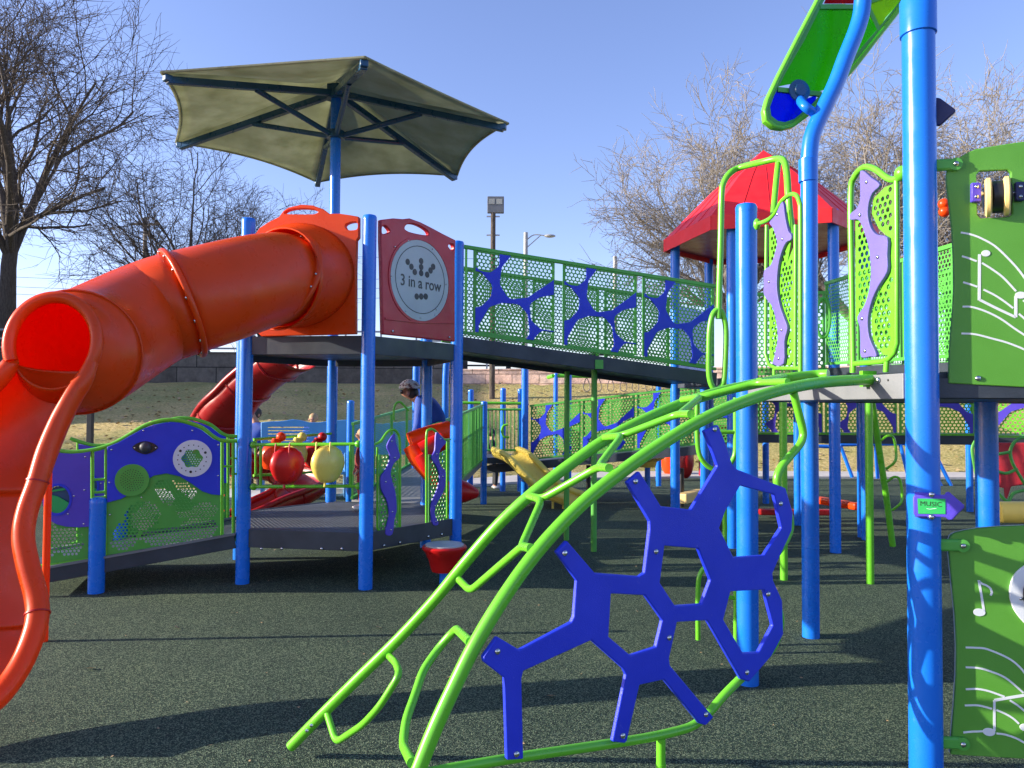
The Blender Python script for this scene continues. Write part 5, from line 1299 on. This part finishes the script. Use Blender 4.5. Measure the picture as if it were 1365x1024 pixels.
# ------------------------------------------------------------------ rear access ramp
ra0, ra1 = at(578, 560, 8.75), at(643, 540, 12.7)
rb0, rb1 = at(470, 560, 9.35), at(560, 545, 13.0)
ar_ = thing('access_ramp', 'dark ramp leading away behind the low platform between mesh railings', 'ramp', ((ra0.x+rb0.x)/2, 9.0, 0))
m = M(); zz0, zz1 = 0.49, 0.74; v = [V((ra0.x, ra0.y, zz0)), V((ra1.x, ra1.y, zz1)), V((rb1.x, rb1.y, zz1)), V((rb0.x, rb0.y, zz0))]
m.add(v+[p-V((0,0,0.09)) for p in v], [(0,1,2,3),(7,6,5,4),(0,4,5,1),(1,5,6,2),(2,6,7,3),(3,7,4,0)]); m.build('ramp_deck', MAT['deckl'], ar_, smooth=False)
plW = Pl((ra0.x, ra0.y), (ra1.x, ra1.y)); plX = Pl((rb0.x, rb0.y), (rb1.x, rb1.y))
simple_rail('ramp_railing', 'near green bar railing of the rear access ramp, right of the man', plW, 0.0, plW.L, zz0+0.02, zz1+0.02, 0.92, perfpitch=0)
simple_rail('ramp_railing', 'far green mesh railing of the rear access ramp, left of the man', plX, 0.0, plX.L, zz0+0.02, zz1+0.02, 0.92, perfpitch=0.03)
fw = [at(525,560,10.4), at(525,545,10.4), at(528,538,10.4), at(533,536,10.4), at(538,540,10.4), at(545,548,10.4)]
m = M(); m.tube(cr(fw, 4), 0.016, 8); tag(m.build('grab_loop', MAT['lime']), 'small lime grab loop in front of the man in the blue jacket', 'grab loop')

# ------------------------------------------------------------------ assorted free blue posts
def bpost(px, py, pt, label, r=0.055, bend=None, D=None):
    g = gnd(px, py) if D is None else V((at(px, 500, D).x, D, 0)); top = at(px, pt, g.y).z
    if bend:
        P = [V((g.x, g.y, 0)), V((g.x, g.y, top*0.75))] + cr([V((g.x, g.y, top*0.78)), V((g.x+bend*0.15, g.y, top*0.9)), V((g.x+bend, g.y, top))], 5); m = M(); m.tube(P, r, 16)
    else: m = post_mesh((g.x, g.y), top, r)
    return tag(m.build('blue_post', MAT['post']), label, 'post', 'slim blue posts of the rear play equipment')
bpost(644.5, 672, 538, 'short blue post ending the rear ramp railing, left of the yellow slide')
bpost(628, 655, 522, 'blue post top right of the tower post, above the lime bar', D=14.5)
bpost(670, 655, 520, 'blue post behind the rear platform, directly above the yellow slide')
bpost(694, 655, 521, 'blue post half hidden behind the taller one above the yellow slide', D=14.8)
bpost(700, 658, 470, 'tall blue post under the bridge, above the yellow slide', D=13.2, r=0.062)
bpost(468, 640, 537, 'short blue post between the canopy post and the front tower post', D=12.6, r=0.062)
bpost(555, 640, 440, 'bent blue post behind the cap of the man', D=12.0, bend=0.3, r=0.06)
bpost(594, 640, 455, 'bent blue post right behind the back of the man', D=12.4, bend=0.25, r=0.055)
bpost(878, 648, 500, 'blue post behind the yellow sand table, left of the roofed tower')
bpost(897, 655, 520, 'thin blue post close behind the left post of the roofed tower', D=14.0, r=0.05)
bpost(1021, 671, 516, 'blue post between the short front post and the green pole', r=0.055)
bpost(1064, 700, 516, 'blue post just left of the bent blue pole, below the grey deck edge')
bpost(1150, 716, 516, 'blue post left of the bright lime pole under the grey deck', r=0.062)
bpost(1293, 682, 515, 'blue post right of the tall front post, below the music deck', r=0.052)
bpost(939, 668, 516, 'blue post seen through the top arms of the royal blue web', r=0.06, D=10.9)
bpost(759, 640, 490, 'blue post behind the dark green bridge pole', r=0.05, D=15.5)

# rear platform and yellow slide
yp = thing('rear_platform', 'low rear platform with green bar railings above the yellow slide', 'platform', at(655, 620, 13.5)*V((1,1,0)))
m = M(); a = at(612, 600, 13.0); b_ = at(700, 600, 13.2); m.bar((a.x, a.y+0.5, 0.72), (b_.x, b_.y+0.5, 0.72), 1.0, 0.10); m.build('deck', MAT['deck'], yp, smooth=False)
for L in (((612,537),(702,538)), ):
    m = M(); m.tube([at(p[0], p[1], 13.8) for p in L], 0.028, 10); m.build('top_bar', MAT['lime'], yp)
for x in (612, 636, 655, 672, 688):
    pass
m = M(); m.tube([at(648,546,13.1), at(695,546,13.1)], 0.02, 8); m.tube([at(648,600,13.1), at(695,600,13.1)], 0.018, 8)
for x in range(651, 694, 5): m.tube([at(x,546,13.1), at(x,602,13.1)], 0.010, 6)
m.build('bar_panel', MAT['mesh'], yp)
m = M(); m.tube(cr([at(677,566,13.0), at(671,568,13.0), at(669,575,13.0), at(672,582,13.0), at(679,583,13.0)], 4), 0.02, 8); m.build('grab_loop', MAT['lime'], yp)
ys_ = thing('yellow_slide', 'short wavy yellow double rail slide coming off the rear platform', 'slide', at(730, 670, 12.3)*V((1,1,0)))
def chute(path, W, dep, sidev, n=12, rimr=0.035, mat='yellow', par=None, tz=None):
    P = cr(path, 5); rows = []; Lr = []; Rr = []
    for i, p in enumerate(P):
        T = (P[min(i+1, len(P)-1)]-P[max(i-1, 0)]).normalized(); sd_ = sidev if not callable(sidev) else sidev(T)
        nn = T.cross(sd_).normalized(); 
        if nn.z > 0: nn = -nn
        a = p - sd_*W/2; b_ = p + sd_*W/2; Lr.append(a); Rr.append(b_)
        rows.append([a.lerp(b_, 0.5-0.5*math.cos(PI*k/n)) + nn*(math.sin(PI*k/n)**0.6)*dep for k in range(n+1)])
    m = M(); m.grid(rows); m.build('chute', MAT[mat], par, solid=0.012)
    for L in (Lr, Rr): m = M(); m.tube(L, rimr, 12); m.build('chute_rim', MAT[mat], par)
chute([at(672,598,12.9), at(690,606,12.75), at(712,628,12.6), at(733,648,12.5), at(752,657,12.45), at(768,662,12.4)], 0.62, 0.17, V((0.62,0.78,0)).normalized(), rimr=0.05, par=ys_)
for px in (737, 751):
    m = M(); p = at(px, 662, 12.3); m.cyl((p.x, p.y, 0), (p.x, p.y, 0.22), 0.02, 10); m.build('foot', MAT['yellow'], ys_)

# ------------------------------------------------------------------ rear ramp with web panels, then platform railings at the right
pa, pb = at(705, 600, 13.2), at(1003, 580, 12.0); plY = Pl((pa.x, pa.y), (pb.x, pb.y))
zl = plY.uv(706, 612)[1]; zr = plY.uv(950, 590)[1]; ul = plY.uv(706, 600)[0]; ur = plY.uv(950, 590)[0]
zr2 = zl + (zr-zl)*(plY.L-ul)/(ur-ul)
simple_rail('rear_railing', 'green mesh railing with royal blue webs climbing along the rear ramp', plY, ul, plY.L, zl, zr2, 0.93, web='webblue', perfpitch=0.05)
rr_ = thing('rear_ramp', 'long dark rear ramp under the blue web panels', 'ramp', pa*V((1,1,0)))
m = M(); o2 = -plY.n*0.55; m.bar(plY.P(ul-0.8, zl-0.12-(zr2-zl)*0.8/(plY.L-ul))+o2, plY.P(plY.L, zr2-0.10)+o2, 1.15, 0.14); m.build('ramp_deck', MAT['deck'], rr_, smooth=False)
for u in (1.0, 2.6, 4.2):
    p = plY.P(u, 0)-plY.n*0.3; m = M(); m.cyl((p.x, p.y, 0), (p.x, p.y, zl-0.1), 0.04, 12); m.build('leg', MAT['black'], rr_)
simple_rail('rear_railing', 'far green mesh railing of the rear ramp, behind the web panels', Pl((pa.x+0.5, pa.y+1.1), (pb.x+0.4, pb.y+1.1)), 0.2, plY.L, zl, zr2, 0.93, perfpitch=0.06)
pc, pd = at(1003, 580, 11.0), at(1300, 578, 10.4); plZ = Pl((pc.x, pc.y), (pd.x, pd.y))
zq = plZ.uv(1100, 579)[1]
simple_rail('rear_railing', 'lime mesh railing with violet webs seen under the music deck', plZ, 0.0, plZ.L, zq, zq+0.02, 0.93, mat='lime', web='purple', perfpitch=0.05, flip=True)
rq = thing('rear_platform', 'long raised dark platform behind the right tower', 'platform', pc*V((1,1,0)))
m = M(); o2 = -plZ.n*0.6; m.bar(plZ.P(0, zq-0.07)+o2, plZ.P(plZ.L+1.5, zq-0.05)+o2, 1.2, 0.13); m.build('deck', MAT['deck'], rq, smooth=False)
pe, pf_ = at(1318, 578, 9.6), at(1480, 578, 9.0); plQ = Pl((pe.x, pe.y), (pf_.x, pf_.y))
simple_rail('rear_railing', 'green mesh railing beyond the blue post at the right edge', plQ, 0.0, plQ.L, plQ.uv(1350,582)[1], plQ.uv(1350,582)[1], 0.93, mat='lime', web='purple', perfpitch=0.05)
# trapeze ring bar
tz_ = thing('ring_trek', 'long lime overhead bar with a row of hanging metal rings', 'ring bar', at(830, 505, 17.0))
m = M(); m.tube([at(738,501,17), at(905,503,17)], 0.045, 10); m.tube([at(738,501,17), at(731,503,17.3)], 0.045, 10); m.build('bar', MAT['lime'], tz_)
for i, x in enumerate((782,797.5,814,831,847,865,883)):
    m = M(); c = [at(x,504,17), at(x+3,510,17), at(x+4.5,516,17), at(x+2.5,521,17), at(x-2.5,521,17), at(x-4.5,516,17), at(x-3,510,17)]
    m.tube(cr(c, 3, True), 0.010, 6, closed=True); m.build('ring', MAT['wood'], tz_)
bpost(741, 640, 500, 'blue post holding the near end of the ring bar', D=17.0, r=0.05)
bpost(877, 640, 500, 'blue post holding the far end of the ring bar', D=17.1, r=0.05)

# ------------------------------------------------------------------ red open slide at the rear left
rs_ = thing('red_slide', 'red open spiral slide, colour darkened for shade, dropping behind the left tower', 'slide', at(330, 690, 10.8)*V((1,1,0)))
pth = [at(396,464,9.7), at(362,482,9.9), at(328,510,10.1), at(302,541,10.3), at(289,574,10.7), at(300,602,11.4), at(338,612,12.0), at(380,620,12.1), at(408,634,11.6), at(390,650,11.1), at(352,668,10.8), at(318,684,10.6), at(288,692,10.5)]
def sidef(T):
    h = V((T.x, T.y, 0)); h = h.normalized() if h.length > 1e-3 else V((1,0,0)); return V((h.y, -h.x, 0))
chute(pth, 0.72, 0.30, sidef, n=16, rimr=0.045, mat='redd', par=rs_)
for px, py in ((371, 682), (300, 700)):
    p = gnd(px, py); m = M(); m.cyl((p.x, p.y, 0), (p.x, p.y, 0.5), 0.03, 10); m.build('support_leg', MAT['redp'], rs_)

m = M()
for q in range(4, len(pth)*5-12, 6):
    m = M()
    P_ = cr(pth, 5); p_ = P_[q]; T_ = (P_[q+1]-P_[q-1]).normalized(); s__ = sidef(T_); nn_ = T_.cross(s__).normalized()
    if nn_.z > 0: nn_ = -nn_
    m.tube([p_ - s__*0.36 + (s__*0.72).lerp(V((0,0,0)), 0.5-0.5*math.cos(PI*-k/10+PI)) + nn_*(math.sin(PI*k/10)**0.6)*0.315 for k in range(11)], 0.022, 6)
    m.build('stiffening_rib', MAT['redd'], rs_)
# ------------------------------------------------------------------ pale blue bench panel
bw = thing('blue_bench', 'sky blue slatted settee with a wavy top behind the drums', 'bench', at(440, 620, 13.5)*V((1,1,0)))
pbA, pbB = at(348, 600, 13.6), at(566, 600, 14.4); plU = Pl((pbA.x, pbA.y), (pbB.x, pbB.y))
tw = [(348,563),(360,562),(378,561),(390,559),(400,560),(412,563),(425,563),(440,561),(455,560),(470,559),(490,563),(510,565),(530,563),(550,560),(566,566)]
lo_ = [(566,606),(348,606)]
slots = []
for k in range(6):
    y = 569 + k*4.4; slots.append([(357,y),(412,y),(412,y+1.5),(357,y+1.5)])
m = M(); m.prism(plU, plU.uvs(tw+lo_), [plU.uvs(s)[::-1] for s in slots], 0, 0.04); m.build('backrest', MAT['ltblue'], bw, bevel=0.01, auto=30)
m = M(); pq = plU.P(plU.L/2, 0.45, 0.25); m.box(pq, (plU.L/2, 0.24, 0.03), math.atan2(plU.u.y, plU.u.x)); m.build('seat', MAT['ltblue'], bw, bevel=0.01, smooth=False)
for u in (0.05, plU.L*0.5, plU.L-0.05):
    m = M(); m.prism(plU, [(u-0.03, 0), (u+0.03, 0), (u+0.03, 0.8), (u-0.03, 0.8)], (), 0.0, 0.45); m.build('end_panel', MAT['ltblue'], bw, smooth=False)
# concrete block
m = M(); p = gnd(417, 661); m.box((p.x+0.1, p.y+0.4, 0.07), (0.62, 0.4, 0.07)); tag(m.build('concrete_block', MAT['conc'], smooth=False, bevel=0.01), 'pale concrete slab on the rubber ground behind the drums', 'slab')
p = at(120.5, 560, 14.8); m = M(); m.box((p.x, p.y, 0.9), (0.05, 0.05, 0.9)); tag(m.build('dark_post', MAT['dwood'], smooth=False, bevel=0.005), 'thin black square post behind the orange chute', 'post')

# ------------------------------------------------------------------ things under and behind the right tower
for px, py, top, lab, r in ((1045, 773, 516, 'dark lime pole just right of the short front post', 0.036), (1160, 778, 516, 'bright lime pole under the grey deck edge, right of the bent pole', 0.036)):
    g = gnd(px, py); m = M(); m.cyl((g.x, g.y, 0), (g.x, g.y, at(px, top, g.y).z), r, 16); tag(m.build('lime_pole', MAT['lime']), lab, 'pole')
sk2 = thing('step_pole', 'leaning lime pole with hooked steps behind the bright lime pole', 'climber', gnd(1190, 728))
m = M(); m.tube(cr([at(1161,525,8.6), at(1166,560,8.7), at(1172,600,8.8), at(1181,660,8.85), at(1190,728,8.9)], 4), 0.036, 12); m.build('pole', MAT['lime'], sk2)
for y0 in (585, 640):
    x0 = 1161 + (y0-525)*0.145; m = M(); m.tube(cr([at(x0+5,y0+2,8.7), at(x0+14,y0-4,8.6), at(x0+22,y0,8.6), at(x0+25,y0+22,8.6), at(x0+22,y0+32,8.6), at(x0+12,y0+40,8.7)], 4), 0.015, 8); m.build('step', MAT['lime'], sk2)
g = gnd(863, 668); sand = thing('sand_table', 'small yellow bowl table on a blue post beyond the arch climber', 'play table', g)
m = M(); m.cyl(g, g+V((0,0,0.62)), 0.05, 14); m.build('stand', MAT['post'], sand)
m = M(); m.lathe([(0, 0.60), (0.14, 0.60), (0.17, 0.70), (0.30, 0.76), (0.31, 0.83), (0.28, 0.83), (0.2, 0.78), (0, 0.76)], g, n=26); m.build('bowl', MAT['yellow'], sand)
random.seed(4)
rk = M(); c = gnd(898, 634); rk.ball(c+V((0,0,0.35)), 0.42, 16, 10, (0.8,0.6,1.0)); 
for i, v in enumerate(rk.v):
    n_ = nz.noise(V(v)*2.2); rk.v[i] = tuple(c + (V(v)-c)*(1+0.25*n_))
tag(rk.build('climbing_rock', MAT['orange']), 'lumpy orange climbing rock left of the roofed tower', 'climbing rock')
rk = M(); c = gnd(914, 640); rk.ball(c+V((0,0,0.45)), 0.38, 14, 10, (0.5,0.6,1.1)); tag(rk.build('climbing_rock', MAT['redd']), 'smooth dark red climbing rock behind the lumpy orange one', 'climbing rock')
a, b_ = at(1012, 681, 11.4), at(1110, 680, 11.4); m = M(); m.bar((a.x, a.y, 0.09), (b_.x, b_.y, 0.09), 0.12, 0.09); tag(m.build('balance_beam', MAT['redd'], smooth=False, bevel=0.02), 'low dark red balance beam on the ground', 'balance beam')
a, b_ = at(1088, 662, 11.4), at(1146, 668, 10.6); m = M(); m.bar((a.x, a.y, 0.28), (b_.x, b_.y, 0.28), 0.18, 0.10); tag(m.build('balance_beam', MAT['orange'], smooth=False, bevel=0.03), 'orange balance beam beside the bent blue pole', 'balance beam')
a, b_ = at(908, 664, 11.9), at(935, 656, 12.6); m = M(); m.bar((a.x, a.y, 0.22), (b_.x, b_.y, 0.22), 0.18, 0.16); tag(m.build('balance_beam', MAT['tan'], smooth=False, bevel=0.02), 'short pale yellow beam behind the royal blue web', 'balance beam')
# blue legged picnic frame
pt_ = thing('swing_frame', 'thin blue A shaped bar frame standing by the concrete path', 'bar frame', at(1195, 640, 16.5)*V((1,1,0)))
for L in (((1062,594),(1120,596)), ((1121,596),(1136,636)), ((1167,592),(1170,638)), ((1200,592),(1214,648)), ((1240,592),(1268,648)), ((1120,593),(1241,591)), ((1250,640),(1256,650))):
    m = M(); m.tube([at(p[0], p[1], 16.4) for p in L], 0.04, 10); m.build('bar', MAT['post'], pt_)
# right edge bits
rd = thing('red_climber', 'dark red climbing board with green pipe loops at the right edge', 'climber', at(1345, 660, 8.6)*V((1,1,0)))
plV = Pl((at(1325,600,8.8).x, 8.8), (at(1400,600,8.5).x, 8.5))
m = M(); m.prism(plV, plV.uvs([(1326,590),(1400,590),(1400,640),(1348,648),(1340,672),(1338,650),(1326,648)]), (), 0, 0.06); m.build('red_board', MAT['maroon'], rd, bevel=0.01)
for L in ([(1400,578),(1370,582),(1355,587),(1347,600),(1349,615),(1358,632),(1370,650),(1385,660)], [(1328,606),(1345,603)], [(1328,628),(1342,631),(1356,625)], [(1328,654),(1343,668),(1352,657),(1375,652)], [(1300,588),(1296,598),(1298,615),(1303,640)]):
    m = M(); m.tube(cr([at(p[0], p[1], 8.3) for p in L], 4), 0.017, 8); m.build('pipe', MAT['mesh'], rd)
m = M(); m.tube([at(1335,683,6.6), at(1420,683,6.4)], 0.095, 20); m.ball(at(1335,683,6.6), 0.095, 16, 10, (0.4,1,1))
tag(m.build('yellow_roll', MAT['yellow']), 'yellow padded roll just above the lower music board', 'play roll')
# low pink/orange slats seen between posts and the climber
m = M(); a = at(940, 565, 12.5); m.box((a.x+0.35, a.y, 0.95), (0.45, 0.05, 0.42)); tag(m.build('red_board', MAT['maroon'], bevel=0.01), 'dark red board behind the loop ladder', 'play board')

# ------------------------------------------------------------------ people
def skin_obj(name, verts, edges, radii, mat, par=None, sub=2, root=0):
    me = bpy.data.meshes.new(name); me.from_pydata([tuple(v) for v in verts], edges, []); me.update()
    o = bpy.data.objects.new(name, me); COL.objects.link(o)
    o.modifiers.new('skin', 'SKIN'); sv = me.skin_vertices[0].data
    for i, r in enumerate(radii): sv[i].radius = r if isinstance(r, tuple) else (r, r); sv[i].use_root = (i == root)
    s = o.modifiers.new('sub', 'SUBSURF'); s.levels = sub; s.render_levels = sub
    bpy.context.view_layer.update(); dg = bpy.context.evaluated_depsgraph_get()
    me2 = bpy.data.meshes.new_from_object(o.evaluated_get(dg)); bpy.data.objects.remove(o)
    for p in me2.polygons: p.use_smooth = True
    me2.materials.clear(); me2.materials.append(mat); me2.name = name
    o = bpy.data.objects.new(name, me2); COL.objects.link(o)
    if par is not None: o.parent = par; o.matrix_parent_inverse = par.matrix_basis.inverted()
    return o
def person(label, base, face, J, top, bottom, hair, s=1.0, cap=None, glasses=False):
    """J: joints in (forward, side, up) metres for a 1.6 m person"""
    base = V(base); f = V((math.cos(face), math.sin(face), 0)); sd_ = V((-f.y, f.x, 0))
    w = lambda p: base + (f*p[0] + sd_*p[1] + V((0,0,p[2])))*s
    pel, mid, che, nek, hed = [J[k] for k in ('pelvis','mid','chest','neck','head')]
    V_ = []; E = []; R = []
    def add(p, r, prev=None):
        V_.append(w(p)); R.append(tuple(x*s for x in r) if isinstance(r, tuple) else r*s); i = len(V_)-1
        if prev is not None: E.append((prev, i))
        return i
    a = add(pel, 0.115); b_ = add(mid, 0.11, a); c = add(che, 0.12, b_); n_ = add(nek, 0.05, c); hm = add(((nek[0]*0.45+hed[0]*0.55), 0, (nek[2]*0.5+hed[2]*0.5)), 0.058, n_); h = add(hed, (0.085,0.095), hm); ht = add((hed[0]-0.01, 0, hed[2]+0.075), 0.07, h)
    add((hed[0]+0.10, 0, hed[2]-0.015), 0.018, h)
    for sg_ in (-1, 1):
        sh_ = add((che[0]-0.01, sg_*0.16, che[2]+0.05), 0.062, c); el = add((J['elbow'][0], sg_*J['elbow'][1], J['elbow'][2]), 0.043, sh_); wr_ = add((J['wrist'][0], sg_*J['wrist'][1], J['wrist'][2]), 0.028, el)
        d = (V((J['wrist'][0], sg_*J['wrist'][1], J['wrist'][2])) - V((J['elbow'][0], sg_*J['elbow'][1], J['elbow'][2]))).normalized()
        pm = add(V((J['wrist'][0], sg_*J['wrist'][1], J['wrist'][2])) + d*0.07, (0.024, 0.034), wr_)
        for q, ln in ((-0.027,0.06),(-0.009,0.075),(0.009,0.072),(0.027,0.055)):
            k1 = add(V((J['wrist'][0], sg_*J['wrist'][1]+q, J['wrist'][2])) + d*(0.07+ln*0.6), 0.0085, pm); add(V((J['wrist'][0]-0.012, sg_*J['wrist'][1]+q, J['wrist'][2]-0.01)) + d*(0.07+ln), 0.0075, k1)
        add(V((J['wrist'][0]+0.03, sg_*(J['wrist'][1]-0.02), J['wrist'][2])) + d*0.05, 0.009, pm)
        hp = add((pel[0], sg_*0.09, pel[2]-0.05), 0.085, a); kn = add((J['knee'][0], sg_*0.10, J['knee'][2]), 0.055, hp); an = add((J['ankle'][0], sg_*0.10, J['ankle'][2]), 0.038, kn); add((J['ankle'][0]+0.14, sg_*0.11, J['ankle'][2]-0.04), 0.032, an)
    body = skin_obj('person', V_, E, R, MAT['skin']); tag(body, label, 'person')
    # clothes
    V_, E, R = [], [], []
    a = add((pel[0], 0, pel[2]-0.02), 0.155); b_ = add(mid, 0.165, a); c = add(che, 0.175, b_); add((nek[0]-0.02, 0, nek[2]-0.03), 0.075, c)
    for sg_ in (-1, 1):
        sh_ = add((che[0]-0.01, sg_*0.17, che[2]+0.05), 0.085, c); el = add((J['elbow'][0], sg_*J['elbow'][1], J['elbow'][2]), 0.062, sh_); add((J['wrist'][0], sg_*J['wrist'][1], J['wrist'][2]), 0.045, el)
    skin_obj('jacket', V_, E, R, top, body)
    V_, E, R = [], [], []
    a = add((pel[0], 0, pel[2]+0.02), 0.13)
    for sg_ in (-1, 1):
        hp = add((pel[0], sg_*0.09, pel[2]-0.06), 0.10, a); kn = add((J['knee'][0], sg_*0.10, J['knee'][2]), 0.072, hp); add((J['ankle'][0], sg_*0.10, J['ankle'][2]+0.02), 0.058, kn)
    skin_obj('trousers', V_, E, R, bottom, body)
    for sg_ in (-1, 1):
        m = M(); c_ = w((J['ankle'][0]+0.06, sg_*0.105, J['ankle'][2]-0.025)); rot = Matrix.Rotation(face, 3, 'Z'); m.ball(c_, s, 14, 8, (0.135,0.052,0.048), rot); m.build('shoe', MAT['shoe'], body)
    rot = Matrix.Rotation(face, 3, 'Z') @ Matrix.Rotation(0.15, 3, 'Y')
    m = M(); m.ball(w((hed[0]-0.045, 0, hed[2]+(0.005 if cap else 0.04))), s, 18, 12, (0.07,0.094,0.08) if cap else (0.112,0.104,0.108), rot)
    vv = [v for v in m.v]; hp_ = m.build('hair', hair, body)
    if cap is not None:
        m = M(); rows = []; cc = V((hed[0]-0.005, 0, hed[2]+0.055))
        for i in range(8):
            th = PI/2*i/7; rows.append([w(cc + V((0.132*math.cos(th)*math.cos(q), 0.118*math.cos(th)*math.sin(q), 0.112*math.sin(th)))) for q in [2*PI*k/20 for k in range(20)]])
        m.grid(rows, True)
        m.build('cap', cap, body)
    if glasses:
        m = M(); rows = []
        for zz in (-0.022, 0.022): rows.append([w((hed[0]+0.105*math.cos(q), 0.098*math.sin(q), hed[2]+0.015+zz)) for q in [(-0.9+1.8*k/10) for k in range(11)]])
        m.grid(rows); m.build('sunglasses', MAT['black'], body, solid=0.008)
    for sg_ in (-1, 1):
        m = M(); m.ball(w((hed[0]-0.005, sg_*0.095, hed[2]-0.005)), 0.02*s, 8, 6, (1,0.5,1.5)); m.build('ear', MAT['skin'], body)
        if not glasses: m = M(); m.ball(w((hed[0]+0.088, sg_*0.033, hed[2]+0.01)), 0.011*s, 8, 6); m.build('eye', MAT['black'], body)
    return body
JB = dict(pelvis=(0,0,0.84), mid=(0.07,0,0.99), chest=(0.19,0,1.12), neck=(0.285,0,1.20), head=(0.36,0,1.26), elbow=(0.20,0.24,0.88), wrist=(0.27,0.20,0.68), knee=(0.06,0,0.45), ankle=(-0.06,0,0.07))
JS = dict(pelvis=(0,0,0.84), mid=(0.0,0,1.0), chest=(0.01,0,1.20), neck=(0.02,0,1.36), head=(0.04,0,1.47), elbow=(0.0,0.22,1.0), wrist=(0.10,0.20,0.80), knee=(0.03,0,0.45), ankle=(-0.02,0,0.07))
p = at(584, 600, 9.25); person('man in a blue jacket and patterned cap leaning forward on the rear ramp', (p.x, p.y, 0.53), PI*0.98, JB, MAT['jacket'], MAT['pants'], MAT['haird'], 1.02, MAT['capcloth'], True)
p = at(483, 600, 8.35); person('small child in dark red clothes and white shoes half hidden by the front blue post', (p.x, p.y, LZ+0.005), PI*1.1, JS, MAT['redcloth'], MAT['redcloth'], MAT['hairb'], 0.56)
p = at(418, 560, 15.4); person('blond child whose head shows above the sky blue settee', (p.x, p.y, 0.05), -PI/2, JS, MAT['jacket'], MAT['pants'], MAT['hairb'], 0.90)
p = at(341, 560, 14.4); person('person in a dark blue hoodie behind the left tower post', (p.x, p.y, 0), -PI*0.6, JS, MAT['jacket'], MAT['pants'], MAT['haird'], 1.0)
JW = dict(JS); 
p = at(655, 600, 15.2); person('person walking behind the yellow slide, mostly hidden by the railings', (p.x, p.y, 0.0), 0.2, dict(JS, knee=(0.12,0,0.45), ankle=(0.10,0,0.07)), MAT['pants'], MAT['pants'], MAT['haird'], 0.75)

m = M(); rl = random.Random(5)
for i in range(420):
    y = rl.uniform(2.6, 13)**1.0; x = rl.uniform(-0.75, 0.75)*y; s_ = rl.uniform(0.003, 0.009)*(1+0.08*y); a = rl.uniform(0, 6)
    ux = V((math.cos(a), math.sin(a), rl.uniform(-.2,.4)))*s_; uy = V((-math.sin(a), math.cos(a), 0.3))*s_*0.6; c = V((x, y, s_*0.5+0.002))
    m.add([c-ux, c-uy, c+ux, c+uy], [(0,1,2,3)])
tag(m.build('leaf_crumbs', MAT['leaf'], smooth=False), 'tiny dry leaf crumbs scattered over the dark rubber ground', 'leaf litter', kind='stuff')
